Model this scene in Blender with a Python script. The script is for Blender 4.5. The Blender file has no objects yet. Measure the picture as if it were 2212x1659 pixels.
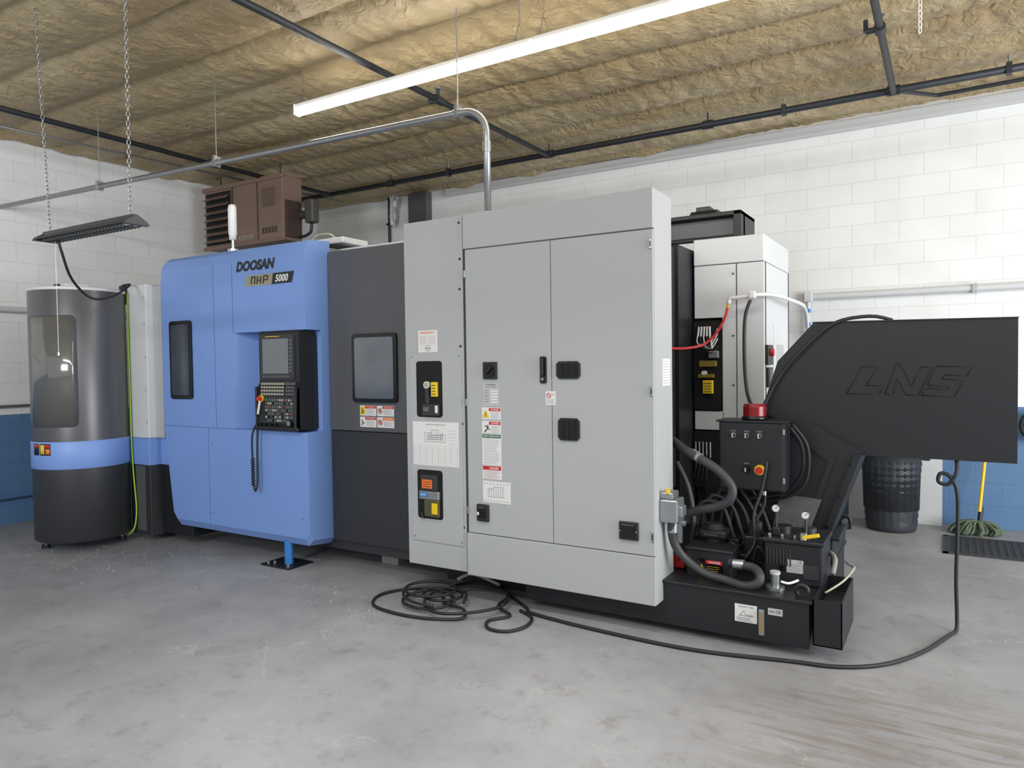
import bpy, bmesh, math, random
from mathutils import Vector, Matrix, noise
random.seed(7)
SC=bpy.context.scene
COL=SC.collection

# ---------------------------------------------------------------- materials
def lin(c):
    c=c/255.0
    return c/12.92 if c<=0.04045 else ((c+0.055)/1.055)**2.4
def rgb(r,g,b): return (lin(r),lin(g),lin(b),1)
MATS={}
def mat(name,col,rough=0.5,metal=0.0,var=0.06,scale=6.0,bump=0.0,bscale=200,emit=0,alpha=1,coat=0):
    if name in MATS: return MATS[name]
    m=bpy.data.materials.new(name); m.use_nodes=True; nt=m.node_tree
    b=nt.nodes['Principled BSDF']; c=rgb(*col)
    tc=nt.nodes.new('ShaderNodeTexCoord')
    n=nt.nodes.new('ShaderNodeTexNoise'); n.inputs['Scale'].default_value=scale; n.inputs['Detail'].default_value=5
    nt.links.new(tc.outputs['Object'],n.inputs['Vector'])
    mx=nt.nodes.new('ShaderNodeMix'); mx.data_type='RGBA'
    mx.inputs[6].default_value=tuple(x*(1-var) for x in c[:3])+(1,)
    mx.inputs[7].default_value=tuple(min(1,x*(1+var)) for x in c[:3])+(1,)
    nt.links.new(n.outputs['Fac'],mx.inputs[0]); nt.links.new(mx.outputs[2],b.inputs['Base Color'])
    b.inputs['Roughness'].default_value=rough; b.inputs['Metallic'].default_value=metal
    if coat: b.inputs['Coat Weight'].default_value=coat
    if bump:
        n2=nt.nodes.new('ShaderNodeTexNoise'); n2.inputs['Scale'].default_value=bscale
        nt.links.new(tc.outputs['Object'],n2.inputs['Vector'])
        bp=nt.nodes.new('ShaderNodeBump'); bp.inputs['Strength'].default_value=bump; bp.inputs['Distance'].default_value=0.01
        nt.links.new(n2.outputs['Fac'],bp.inputs['Height']); nt.links.new(bp.outputs[0],b.inputs['Normal'])
    if emit:
        b.inputs['Emission Color'].default_value=c; b.inputs['Emission Strength'].default_value=emit
    if alpha<1: b.inputs['Alpha'].default_value=alpha
    MATS[name]=m; return m
BLUE=mat('blue_paint',(116,148,208),0.45,var=0.03,bump=0.06,bscale=400)
LGREY=mat('light_grey_paint',(170,172,173),0.5,var=0.025,scale=2,bump=0.05,bscale=400)
LGREY2=mat('pale_grey_paint',(202,204,206),0.5,var=0.03,scale=2)
WHITEM=mat('white_unit_paint',(210,212,214),0.5,var=0.03,scale=2)
DGREY=mat('dark_grey_paint',(84,85,88),0.4,var=0.05,scale=3,bump=0.05,bscale=400)
DGREYM=mat('dark_grey_metallic',(98,98,101),0.34,0.5,var=0.05,scale=3)
CHAR=mat('charcoal_paint',(48,49,52),0.45,var=0.06,scale=3)
BLACK=mat('black_paint',(26,28,32),0.45,var=0.1,scale=4,bump=0.06,bscale=300)
BLACKG=mat('black_gloss',(16,17,19),0.18,var=0.1)
RUB=mat('black_rubber',(26,27,29),0.6,var=0.15,scale=20)
RUBG=mat('grey_rubber',(52,53,56),0.55,var=0.15,scale=20)
DARK=mat('dark_gap',(10,10,11),0.8)
SEAM=mat('seam_shadow_gap',(60,62,66),0.8)
SEAMB=mat('blue_seam_gap',(78,104,158),0.8)
GLASS=mat('smoked_glass',(72,80,92),0.08,0.4,var=0.3,scale=3)
GLASS2=mat('reflective_glass',(116,122,128),0.12,0.5,var=0.3,scale=4)  # pale mottled tint stands in for reflections of the unbuilt wall opposite
SCREEN=mat('lcd_screen',(108,112,118),0.15,var=0.12,scale=8)
STEEL=mat('galvanised_steel',(165,168,170),0.35,0.8,var=0.12,scale=15)
CHROME=mat('chrome',(200,200,200),0.2,0.95)
IRON=mat('dark_iron_pipe',(48,52,58),0.5,0.3,var=0.15,scale=10)
WPAPER=mat('white_label',(218,218,216),0.5,var=0.02)
GPAPER=mat('grey_label',(180,182,183),0.4,var=0.02)
INK=mat('label_ink',(50,50,55),0.6)
INKL=mat('label_ink_light',(125,125,130),0.6)
RED=mat('red_plastic',(190,38,32),0.4)
REDH=mat('red_hose',(205,60,60),0.4)
DRED=mat('dark_red_lens',(120,14,24),0.2,var=0.1,emit=0.02)
ORG=mat('orange_label',(230,115,35),0.5)
YEL=mat('yellow_label',(225,190,30),0.5)
GRN=mat('green_label',(20,95,60),0.5)
YG=mat('yellow_green_wire',(150,200,50),0.5)
BLUEC=mat('blue_steel_foot',(50,120,190),0.4)
BLUEW=mat('blue_wall_paint',(76,110,158),0.6)
WHITEP=mat('white_plastic',(225,225,225),0.4)
CREAM=mat('key_cream',(165,162,145),0.5)
KEYG=mat('key_grey',(95,98,100),0.5)
KEYR=mat('key_red',(130,60,58),0.5)
KEYN=mat('key_green',(75,105,85),0.5)
BROWN=mat('brown_enamel',(126,104,92),0.5,var=0.12,scale=5)
BROWND=mat('brown_dark',(66,52,46),0.5,var=0.1)
TUBE=mat('tube_glow',(255,248,236),0.5,var=0,emit=28)
TUBEW=mat('tube_housing_white',(225,225,222),0.4)
FIXG=mat('fixture_grey',(66,68,72),0.4,0.3)
CAN=mat('bin_plastic',(50,53,58),0.45,var=0.1,scale=10,bump=0.6,bscale=12)
MOP=mat('mop_strings',(92,106,88),0.9,var=0.3,scale=40)
YELH=mat('yellow_handle',(230,190,30),0.4)
BOARD=mat('white_board',(205,208,210),0.5)
PLAS=mat('polythene_sheet',(205,208,210),0.3,var=0.2,scale=20)
FLASH=mat('foil_flue',(92,90,88),0.45,0.5,var=0.3,scale=12)
DUSTY=mat('dusty_panel',(85,87,89),0.6,var=0.5,scale=60)
BLOCK=mat('concrete_block',(140,138,134),0.9,var=0.2,scale=20)
CLEARB=mat('smoky_clear_window',(124,124,121),0.1,0.5,var=0.12,scale=2)

# ---------------------------------------------------------------- mesh builder
def rr(x0,x1,z0,z1,r,n=5):
    pts=[]
    for cx,cz,a0 in ((x1-r,z1-r,0),(x0+r,z1-r,90),(x0+r,z0+r,180),(x1-r,z0+r,270)):
        for i in range(n+1):
            a=math.radians(a0+90*i/n); pts.append((cx+r*math.cos(a),cz+r*math.sin(a)))
    return pts
class B:
    def __init__(s): s.v=[];s.f=[];s.fm=[];s.fs=[];s.mats=[]
    def mi(s,m):
        if m not in s.mats: s.mats.append(m)
        return s.mats.index(m)
    def addbm(s,bm,m,smooth=False,recalc=True):
        if recalc: bmesh.ops.recalc_face_normals(bm,faces=bm.faces[:])
        k=s.mi(m); o=len(s.v); bm.verts.index_update()
        s.v+=[v.co.copy() for v in bm.verts]
        for f in bm.faces:
            s.f.append([v.index+o for v in f.verts]); s.fm.append(k); s.fs.append(smooth)
        bm.free(); return s
    def raw(s,vs,fs,m,smooth=False,recalc=True):
        bm=bmesh.new(); bv=[bm.verts.new(v) for v in vs]
        for f in fs:
            try: bm.faces.new([bv[i] for i in f])
            except Exception: pass
        return s.addbm(bm,m,smooth,recalc)
    def box(s,x0,x1,y0,y1,z0,z1,m,bev=0,M=None):
        bm=bmesh.new(); bmesh.ops.create_cube(bm,size=1)
        for v in bm.verts:
            v.co=Vector(((x0+x1)/2+v.co.x*(x1-x0),(y0+y1)/2+v.co.y*(y1-y0),(z0+z1)/2+v.co.z*(z1-z0)))
        if bev: bmesh.ops.bevel(bm,geom=bm.edges[:],offset=bev,segments=2,affect='EDGES',profile=0.5)
        if M is not None: bmesh.ops.transform(bm,matrix=M,verts=bm.verts[:])
        return s.addbm(bm,m)
    def loft(s,polys,m,smooth=False):
        n=len(polys[0]); vs=[p for q in polys for p in q]; fs=[]
        for k in range(len(polys)-1):
            for i in range(n):
                j=(i+1)%n; fs.append((k*n+i,k*n+j,(k+1)*n+j,(k+1)*n+i))
        fs.append(tuple(range(n))); fs.append(tuple(range((len(polys)-1)*n,len(polys)*n)))
        return s.raw(vs,fs,m,smooth)
    def prism(s,pts,y0,y1,m): return s.loft([[(x,y,z) for x,z in pts] for y in (y0,y1)],m)
    def prismx(s,pts,x0,x1,m): return s.loft([[(x,y,z) for y,z in pts] for x in (x0,x1)],m)
    def prismz(s,pts,z0,z1,m): return s.loft([[(x,y,z) for x,y in pts] for z in (z0,z1)],m)
    def cyl(s,p0,p1,r0,m,r1=None,n=20,smooth=True):
        p0=Vector(p0);p1=Vector(p1); r1=r0 if r1 is None else r1
        d=(p1-p0).normalized(); a=d.orthogonal().normalized(); b=d.cross(a)
        vs=[];
        for p,r in ((p0,r0),(p1,r1)):
            for i in range(n):
                t=2*math.pi*i/n; vs.append(p+a*r*math.cos(t)+b*r*math.sin(t))
        fs=[(i,(i+1)%n,n+(i+1)%n,n+i) for i in range(n)]
        s.raw(vs,fs,m,smooth)
        s.raw(vs[:n],[tuple(range(n))[::-1]],m,recalc=False); s.raw(vs[n:],[tuple(range(n))],m,recalc=False)
        return s
    def tube(s,pts,r,m,n=8,closed=False,sm=4,ridge=0):
        P=[Vector(p) for p in pts]
        if sm>1 and len(P)>2:
            Q=[];N=len(P)
            rng=range(N if closed else N-1)
            for i in rng:
                if closed: a,b,c,d=P[(i-1)%N],P[i],P[(i+1)%N],P[(i+2)%N]
                else: a,b,c,d=P[max(i-1,0)],P[i],P[i+1],P[min(i+2,N-1)]
                for k in range(sm):
                    t=k/sm
                    Q.append(0.5*((2*b)+(c-a)*t+(2*a-5*b+4*c-d)*t*t+(3*b-a-3*c+d)*t*t*t))
            if not closed: Q.append(P[-1])
            P=Q
        N=len(P); vs=[];fs=[]; nrm=None
        for i in range(N):
            if closed: t=(P[(i+1)%N]-P[(i-1)%N])
            else: t=(P[min(i+1,N-1)]-P[max(i-1,0)])
            if t.length<1e-9: t=Vector((0,0,1))
            t.normalize()
            if nrm is None: nrm=t.orthogonal().normalized()
            nrm=(nrm-t*nrm.dot(t)); 
            if nrm.length<1e-6: nrm=t.orthogonal()
            nrm.normalize(); b=t.cross(nrm)
            q=r*(1+(ridge if i%2 else 0))
            for k in range(n):
                a=2*math.pi*k/n; vs.append(P[i]+nrm*q*math.cos(a)+b*q*math.sin(a))
        for i in range(N if closed else N-1):
            for k in range(n):
                j=(i+1)%N; fs.append((i*n+k,i*n+(k+1)%n,j*n+(k+1)%n,j*n+k))
        if not closed: fs.append(tuple(range(n))); fs.append(tuple(range((N-1)*n,N*n)))
        return s.raw(vs,fs,m,True)
    def lathe(s,prof,c,m,n=40,a0=0,a1=360,smooth=True):
        full=(a1-a0)>=360; N=n if full else n+1; vs=[];fs=[];K=len(prof)
        for i in range(N):
            a=math.radians(a0+(a1-a0)*i/n)
            for r,z in prof: vs.append((c[0]+r*math.cos(a),c[1]+r*math.sin(a),c[2]+z))
        for i in range(n):
            j=(i+1)%N
            for k in range(K-1): fs.append((i*K+k,j*K+k,j*K+k+1,i*K+k+1))
        return s.raw(vs,fs,m,smooth)
    def text(s,body,x0,x1,z0,z1,y,m,shear=0,bold=0.0,M=None):
        cd=bpy.data.curves.new('t','FONT'); cd.body=body; cd.shear=shear; cd.offset=bold; cd.size=1; cd.extrude=0.0; cd.resolution_u=3
        o=bpy.data.objects.new('t',cd); me=bpy.data.meshes.new_from_object(o)
        xs=[v.co.x for v in me.vertices]; ys=[v.co.y for v in me.vertices]
        ax,bx,ay,by=min(xs),max(xs),min(ys),max(ys)
        vs=[Vector((x0+(v.co.x-ax)/(bx-ax)*(x1-x0), y, z0+(v.co.y-ay)/(by-ay)*(z1-z0))) for v in me.vertices]
        if M is not None: vs=[M@v for v in vs]
        fs=[tuple(p.vertices) for p in me.polygons]
        bpy.data.objects.remove(o); bpy.data.meshes.remove(me); bpy.data.curves.remove(cd)
        return s.raw(vs,fs,m,recalc=False)
    def plate(s,x0,x1,z0,z1,y,m,t=0.0015): return s.box(x0,x1,y-t,y,z0,z1,m)
    def done(s,name,parent=None,label=None,cat=None,kind=None,group=None):
        lo=Vector([min(v[i] for v in s.v) for i in range(3)]); hi=Vector([max(v[i] for v in s.v) for i in range(3)])
        c=(lo+hi)/2; c.z=lo.z
        me=bpy.data.meshes.new(name); me.from_pydata([Vector(v)-c for v in s.v],[],s.f)
        for m in s.mats: me.materials.append(m)
        me.polygons.foreach_set('material_index',s.fm); me.polygons.foreach_set('use_smooth',s.fs); me.update()
        o=bpy.data.objects.new(name,me); COL.objects.link(o)
        if parent is not None:
            o.parent=parent; o.location=c-WL[parent.name]
        else: o.location=c
        WL[o.name]=c.copy()
        if label: o['label']=label
        if cat: o['category']=cat
        if kind: o['kind']=kind
        if group: o['group']=group
        return o
WL={}
def empty(name,loc,label,cat,group=None):
    o=bpy.data.objects.new(name,None); o.location=loc; o.empty_display_size=0.2; COL.objects.link(o)
    WL[o.name]=Vector(loc); o['label']=label; o['category']=cat
    if group: o['group']=group
    return o

# ---------------------------------------------------------------- camera
yaw=math.radians(31.3); p=math.radians(1.64); ro=0.0137; f=1553
F=Vector((-math.sin(yaw),math.cos(yaw),0)); R=Vector((math.cos(yaw),math.sin(yaw),0)); Z=Vector((0,0,1))
fw=F*math.cos(p)-Z*math.sin(p); U=Z*math.cos(p)+F*math.sin(p)
cr=R*math.cos(ro)-U*math.sin(ro); cu=U*math.cos(ro)+R*math.sin(ro)
cam=bpy.data.cameras.new('camera'); co=bpy.data.objects.new('camera',cam); COL.objects.link(co)
M=Matrix((cr,cu,-fw)).transposed().to_4x4(); M.translation=Vector((0,0,1.6)); co.matrix_world=M
cam.sensor_width=36; cam.lens=36*f/2212; cam.clip_start=0.05
SC.camera=co

# ---------------------------------------------------------------- room
def nodes(name):
    m=bpy.data.materials.new(name); m.use_nodes=True; nt=m.node_tree
    return m,nt,nt.nodes['Principled BSDF'],nt.nodes.new,nt.links.new
def wallmat(name,axis):
    m,nt,b,N,L=nodes(name)
    g=N('ShaderNodeNewGeometry'); sp=N('ShaderNodeSeparateXYZ'); L(g.outputs['Position'],sp.inputs[0])
    cb=N('ShaderNodeCombineXYZ'); L(sp.outputs[axis],cb.inputs[0]); L(sp.outputs[2],cb.inputs[1])
    br=N('ShaderNodeTexBrick'); L(cb.outputs[0],br.inputs['Vector'])
    br.inputs['Scale'].default_value=1; br.inputs['Brick Width'].default_value=0.42; br.inputs['Row Height'].default_value=0.21
    br.inputs['Mortar Size'].default_value=0.004; br.inputs['Mortar Smooth'].default_value=0.8
    br.inputs['Color1'].default_value=rgb(233,234,234); br.inputs['Color2'].default_value=rgb(230,231,231); br.inputs['Mortar'].default_value=rgb(210,210,209)
    n=N('ShaderNodeTexNoise'); n.inputs['Scale'].default_value=2.5; n.inputs['Detail'].default_value=6; L(g.outputs['Position'],n.inputs['Vector'])
    r=N('ShaderNodeValToRGB'); r.color_ramp.elements[0].position=0.3; r.color_ramp.elements[0].color=(0.94,0.94,0.935,1); r.color_ramp.elements[1].position=0.6; r.color_ramp.elements[1].color=(1,1,1,1)
    L(n.outputs['Fac'],r.inputs[0])
    mm=N('ShaderNodeMix'); mm.data_type='RGBA'; mm.blend_type='MULTIPLY'; mm.inputs[0].default_value=1
    L(br.outputs['Color'],mm.inputs[6]); L(r.outputs[0],mm.inputs[7])
    gt=N('ShaderNodeMath'); gt.operation='LESS_THAN'; gt.inputs[1].default_value=1.14; L(sp.outputs[2],gt.inputs[0])
    bl=N('ShaderNodeMix'); bl.data_type='RGBA'; bl.blend_type='MULTIPLY'; bl.inputs[0].default_value=1
    L(mm.outputs[2],bl.inputs[6]); bl.inputs[7].default_value=(0.125,0.245,0.46,1)
    mx=N('ShaderNodeMix'); mx.data_type='RGBA'; L(gt.outputs[0],mx.inputs[0]); L(mm.outputs[2],mx.inputs[6]); L(bl.outputs[2],mx.inputs[7])
    L(mx.outputs[2],b.inputs['Base Color']); b.inputs['Roughness'].default_value=0.6
    n2=N('ShaderNodeTexNoise'); n2.inputs['Scale'].default_value=45; n2.inputs['Detail'].default_value=6; L(g.outputs['Position'],n2.inputs['Vector'])
    ma=N('ShaderNodeMath'); ma.operation='MULTIPLY_ADD'; L(br.outputs['Fac'],ma.inputs[0]); ma.inputs[1].default_value=-0.8
    L(n2.outputs['Fac'],ma.inputs[2])
    bp=N('ShaderNodeBump'); bp.inputs['Strength'].default_value=0.3; bp.inputs['Distance'].default_value=0.005; L(ma.outputs[0],bp.inputs['Height']); L(bp.outputs[0],b.inputs['Normal'])
    return m
WY=8.0; WX=-8.35; CZ=4.08
bb=B().box(WX-0.2,5,WY,WY+0.2,0,CZ+0.15,wallmat('painted_block_back',0)); bb.done('wall_back',kind='structure')
bb=B().box(WX-0.2,WX,-4,WY,0,CZ+0.15,wallmat('painted_block_side',1)); bb.done('wall_left',kind='structure')
# floor
m,nt,b,N,L=nodes('worn_concrete')
g=N('ShaderNodeNewGeometry')
n1=N('ShaderNodeTexNoise'); n1.inputs['Scale'].default_value=0.9; n1.inputs['Detail'].default_value=9; n1.inputs['Roughness'].default_value=0.65; L(g.outputs['Position'],n1.inputs['Vector'])
r1=N('ShaderNodeValToRGB'); e=r1.color_ramp.elements; e[0].position=0.32; e[0].color=rgb(126,126,128); e[1].position=0.66; e[1].color=rgb(154,154,156); L(n1.outputs['Fac'],r1.inputs[0])
def cracks(scale,th,dist,patch,p0,p1,amt,prev,col):
    v=N('ShaderNodeTexVoronoi'); v.feature='DISTANCE_TO_EDGE'; v.inputs['Scale'].default_value=scale
    n3=N('ShaderNodeTexNoise'); n3.inputs['Scale'].default_value=3; n3.inputs['Detail'].default_value=6; L(g.outputs['Position'],n3.inputs['Vector'])
    mv=N('ShaderNodeMix'); mv.data_type='RGBA'; mv.inputs[0].default_value=dist; L(g.outputs['Position'],mv.inputs[6]); L(n3.outputs['Color'],mv.inputs[7]); L(mv.outputs[2],v.inputs['Vector'])
    r2=N('ShaderNodeValToRGB'); e=r2.color_ramp.elements; e[0].position=0.0; e[0].color=(1,1,1,1); e[1].position=th; e[1].color=(0,0,0,1); L(v.outputs['Distance'],r2.inputs[0])
    n4=N('ShaderNodeTexNoise'); n4.inputs['Scale'].default_value=patch; L(g.outputs['Position'],n4.inputs['Vector'])
    r4=N('ShaderNodeValToRGB'); r4.color_ramp.elements[0].position=p0; r4.color_ramp.elements[1].position=p1; L(n4.outputs['Fac'],r4.inputs[0])
    mu=N('ShaderNodeMath'); mu.operation='MULTIPLY'; L(r2.outputs[0],mu.inputs[0]); L(r4.outputs[0],mu.inputs[1])
    mu2=N('ShaderNodeMath'); mu2.operation='MULTIPLY'; L(mu.outputs[0],mu2.inputs[0]); mu2.inputs[1].default_value=amt
    mc=N('ShaderNodeMix'); mc.data_type='RGBA'; L(mu2.outputs[0],mc.inputs[0]); L(prev,mc.inputs[6]); mc.inputs[7].default_value=rgb(*col)
    return mc.outputs[2]
o1=cracks(1.6,0.006,0.35,1.3,0.45,0.58,0.38,r1.outputs[0],(190,190,190))
o2=cracks(6.5,0.010,0.5,0.9,0.5,0.64,0.25,o1,(184,184,185))
n5=N('ShaderNodeTexNoise'); n5.inputs['Scale'].default_value=6; n5.inputs['Detail'].default_value=12; n5.inputs['Roughness'].default_value=0.78; L(g.outputs['Position'],n5.inputs['Vector'])
r5=N('ShaderNodeValToRGB'); e=r5.color_ramp.elements; e[0].position=0.32; e[0].color=(0.62,0.6,0.57,1); e[1].position=0.47; e[1].color=(1,1,1,1); L(n5.outputs['Fac'],r5.inputs[0])
m5=N('ShaderNodeMix'); m5.data_type='RGBA'; m5.blend_type='MULTIPLY'; m5.inputs[0].default_value=0.8; L(o2,m5.inputs[6]); L(r5.outputs[0],m5.inputs[7])
# brownish scuff marks on the slab beside the tank
vm=N('ShaderNodeVectorMath'); vm.operation='DISTANCE'; L(g.outputs['Position'],vm.inputs[0]); vm.inputs[1].default_value=(-0.15,3.25,0)
mr=N('ShaderNodeMapRange'); mr.inputs['From Min'].default_value=0.25; mr.inputs['From Max'].default_value=0.95; mr.inputs['To Min'].default_value=0.75; mr.inputs['To Max'].default_value=0.0; L(vm.outputs['Value'],mr.inputs[0])
mp0=N('ShaderNodeMapping'); mp0.inputs['Rotation'].default_value=(0,0,0.5); mp0.inputs['Scale'].default_value=(1.5,12,1); L(g.outputs['Position'],mp0.inputs['Vector'])
n6=N('ShaderNodeTexNoise'); n6.inputs['Scale'].default_value=1.6; n6.inputs['Detail'].default_value=6; L(mp0.outputs[0],n6.inputs['Vector'])
r7=N('ShaderNodeValToRGB'); r7.color_ramp.elements[0].position=0.45; r7.color_ramp.elements[1].position=0.62; L(n6.outputs['Fac'],r7.inputs[0])
mq=N('ShaderNodeMath'); mq.operation='MULTIPLY'; L(mr.outputs[0],mq.inputs[0]); L(r7.outputs[0],mq.inputs[1])
m6=N('ShaderNodeMix'); m6.data_type='RGBA'; L(mq.outputs[0],m6.inputs[0]); L(m5.outputs[2],m6.inputs[6]); m6.inputs[7].default_value=rgb(118,106,94)
L(m6.outputs[2],b.inputs['Base Color'])
r6=N('ShaderNodeMapRange'); r6.inputs['To Min'].default_value=0.4; r6.inputs['To Max'].default_value=0.65; L(n5.outputs['Fac'],r6.inputs[0]); L(r6.outputs[0],b.inputs['Roughness'])
bp=N('ShaderNodeBump'); bp.inputs['Strength'].default_value=0.15; bp.inputs['Distance'].default_value=0.01; L(n5.outputs['Fac'],bp.inputs['Height']); L(bp.outputs[0],b.inputs['Normal'])
FLOOR=m
B().box(WX-0.2,5,-4,WY+0.2,-0.1,0,FLOOR).done('floor',kind='structure')
# ceiling : crinkled insulation facing
m,nt,b,N,L=nodes('insulation_facing')
g=N('ShaderNodeNewGeometry')
mp=N('ShaderNodeMapping'); mp.inputs['Scale'].default_value=(0.5,1.4,1); L(g.outputs['Position'],mp.inputs['Vector'])
n1=N('ShaderNodeTexNoise'); n1.inputs['Scale'].default_value=0.9; n1.inputs['Detail'].default_value=6; L(mp.outputs[0],n1.inputs['Vector'])
r1=N('ShaderNodeValToRGB'); e=r1.color_ramp.elements; e[0].position=0.32; e[0].color=rgb(156,135,100); e[1].position=0.66; e[1].color=rgb(200,183,148)
e2=r1.color_ramp.elements.new(0.5); e2.color=rgb(180,161,124); L(n1.outputs['Fac'],r1.inputs[0])
L(r1.outputs[0],b.inputs['Base Color']); b.inputs['Roughness'].default_value=0.48
n3=N('ShaderNodeTexNoise'); n3.inputs['Scale'].default_value=11; n3.inputs['Detail'].default_value=5; n3.inputs['Distortion'].default_value=1.2; L(g.outputs['Position'],n3.inputs['Vector'])
bp=N('ShaderNodeBump'); bp.inputs['Strength'].default_value=0.7; bp.inputs['Distance'].default_value=0.04; L(n3.outputs['Fac'],bp.inputs['Height']); L(bp.outputs[0],b.inputs['Normal'])
CEIL=m
nx,ny=460,440; vs=[];fs=[]
X0,X1,Y0,Y1=WX,4.5,-1.5,WY
for j in range(ny+1):
    for i in range(nx+1):
        x=X0+(X1-X0)*i/nx; y=Y0+(Y1-Y0)*j/ny
        w=noise.noise(Vector((x*0.5,y*0.25,3)))*0.06
        ph=((y+w)/0.61)%1.0
        arch=abs(math.sin(math.pi*ph))
        z=CZ-0.09*arch**0.5+0.015*noise.noise(Vector((x*1.2,y*2.0,0)))
        a1=math.sqrt(noise.noise(Vector((x*6.0,y*2.6,1)))**2+0.003); a2=math.sqrt(noise.noise(Vector((x*12+2*noise.noise(Vector((x*3,y*3,4))),y*7.5,9)))**2+0.003)
        z+=0.034*(a1-0.2)*min(1,0.3+arch)+0.016*(a2-0.2)
        vs.append((x,y,min(z,CZ+0.1)))
for j in range(ny):
    for i in range(nx):
        a=j*(nx+1)+i; fs.append((a,a+nx+1,a+nx+2,a+1))
bb=B(); bb.raw(vs,fs,CEIL,True,recalc=False); bb.done('ceiling',kind='structure')
B().box(WX+2.5,5,WY-0.05,WY,CZ-0.20,CZ-0.10,LGREY2).done('trim_1',kind='structure')
bb=B(); 
for side in (0,1):
    N_=160; vs=[];fs=[]
    for i in range(N_+1):
        t=i/N_
        xx=WX+(4.5-WX)*t
        amp=1.0 if (side==1 or xx<-3) else max(0.2,1-(xx+3)*0.5)
        for k in range(4):
            d=0.05*k+0.02*noise.noise(Vector((t*60,k*0.7,side)))
            drop=CZ-0.035-amp*(0.018*k+0.03*max(0,noise.noise(Vector((t*25,k,side+4))))*k)
            if side==0: vs.append((xx, WY-0.20+d, drop))
            else: vs.append((WX+0.20-d, -1.5+(WY+1.4)*t, drop))
    for i in range(N_):
        for k in range(3):
            a=i*4+k; fs.append((a,a+4,a+5,a+1))
    bb.raw(vs,fs,CEIL,True)
bb.done('trim_2',kind='structure')

# ---------------------------------------------------------------- MACHINE
ORG0=(-4.2,4.6,0)
mc=empty('machining_center',ORG0,'large blue and grey CNC machining center standing on the concrete floor','machine')

# --- blue front enclosure
bb=B()
def tl(y,left,ztop,r=0.05,z0=1.085):
    pts=[(left,y,z0),(-5.10,y,z0),(-5.10,y,ztop)]
    for i in range(5):
        a=math.radians(90+90*i/4); pts.append((left+r+r*math.cos(a),y,ztop-r+r*math.sin(a)))
    return pts
bb.loft([tl(3.93,-6.09,2.475,0.09),tl(3.955,-6.115,2.55,0.09),tl(4.0,-6.12,2.585,0.08),tl(4.2,-6.12,2.60,0.08)],BLUE)
bb.prismx([(4.2,1.885),(3.93,1.885),(3.93,2.475),(3.955,2.55),(4.0,2.583),(4.2,2.598)],-5.10,-4.25,BLUE)
def lp(y,z0,l,rx):
    return [(-6.09,y,1.083),(l,y,z0+0.06),(l+0.05,y,z0),(rx-0.05,y,z0),(rx,y,z0+0.05),(rx,y,1.083)]
bb.loft([lp(3.93,0.245,-5.985,-4.25),lp(3.965,0.185,-5.98,-4.25),lp(4.2,0.16,-5.98,-4.25)],BLUE)
bb.box(-5.1,-4.25,4.09,4.2,1.083,1.886,BLUE)
bb.prismz([(-5.10,3.93),(-5.10,4.1),(-4.99,4.1)],1.083,1.886,BLUE)
for (x0,x1,z0,z1) in [(-5.353,-5.349,1.085,2.47),(-5.108,-5.104,1.885,2.47),(-6.09,-5.07,1.080,1.085),(-5.467,-5.463,0.25,1.08),(-5.10,-4.25,1.082,1.086)]:
    bb.box(x0,x1,3.9285,3.932,z0,z1,SEAMB)
for (x,z) in [(-5.42,0.95),(-5.42,0.35),(-6.0,1.02),(-4.32,2.2),(-4.32,0.4)]:
    bb.cyl((x,3.926,z),(x,3.931,z),0.006,STEEL,n=8)
enc=bb.done('front_enclosure',mc,'blue painted sheet metal enclosure with sloped edges')
bb=B()
bb.prism(rr(-5.965,-5.655,1.325,2.015,0.03),3.915,3.932,BLACKG); bb.prism(rr(-5.935,-5.685,1.36,1.98,0.02),3.91,3.916,GLASS)
bb.done('door_window',enc,'narrow dark window with black rubber rim')
bb=B()
bb.text('DOOSAN',-5.05,-4.575,2.383,2.47,3.9285,BLACK,shear=0.25,bold=0.06)
bb.done('brand_lettering',enc)
bb=B()
bb.prism([(-4.935,2.258),(-4.62,2.258),(-4.60,2.345),(-4.915,2.345)],3.927,3.93,mat('badge_olive',(146,142,118),0.4))
bb.prism([(-4.62,2.258),(-4.39,2.258),(-4.36,2.345),(-4.60,2.345)],3.9268,3.93,BLACK)
y=3.9255
for pts in ([(-4.86,2.272),(-4.85,2.33),(-4.81,2.33),(-4.82,2.272)],[(-4.79,2.272),(-4.78,2.33)],[(-4.788,2.3),(-4.748,2.3)],[(-4.75,2.272),(-4.74,2.33)],[(-4.715,2.272),(-4.705,2.33),(-4.66,2.33),(-4.665,2.298),(-4.71,2.298)]):
    for i in range(len(pts)-1): bb.tube([(pts[i][0],y,pts[i][1]),(pts[i+1][0],y,pts[i+1][1])],0.005,BLACK,n=4,sm=1)
bb.text('5000',-4.575,-4.425,2.272,2.33,3.9252,WPAPER,shear=0.25,bold=0.03)
bb.done('model_badge',enc)
# signal lamp
bb=B(); cx,cy=-5.30,4.1
bb.cyl((cx,cy,2.59),(cx,cy,2.62),0.045,CHROME); bb.cyl((cx,cy,2.62),(cx,cy,2.74),0.012,CHROME)
bb.lathe([(0,0.0),(0.03,0.0),(0.03,0.04),(0.036,0.05),(0.036,0.27),(0.03,0.30),(0.0,0.31)],(cx,cy,2.70),WHITEP,n=20)
bb.done('signal_lamp',mc,'white stacked signal lamp on a chrome pole')
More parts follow.
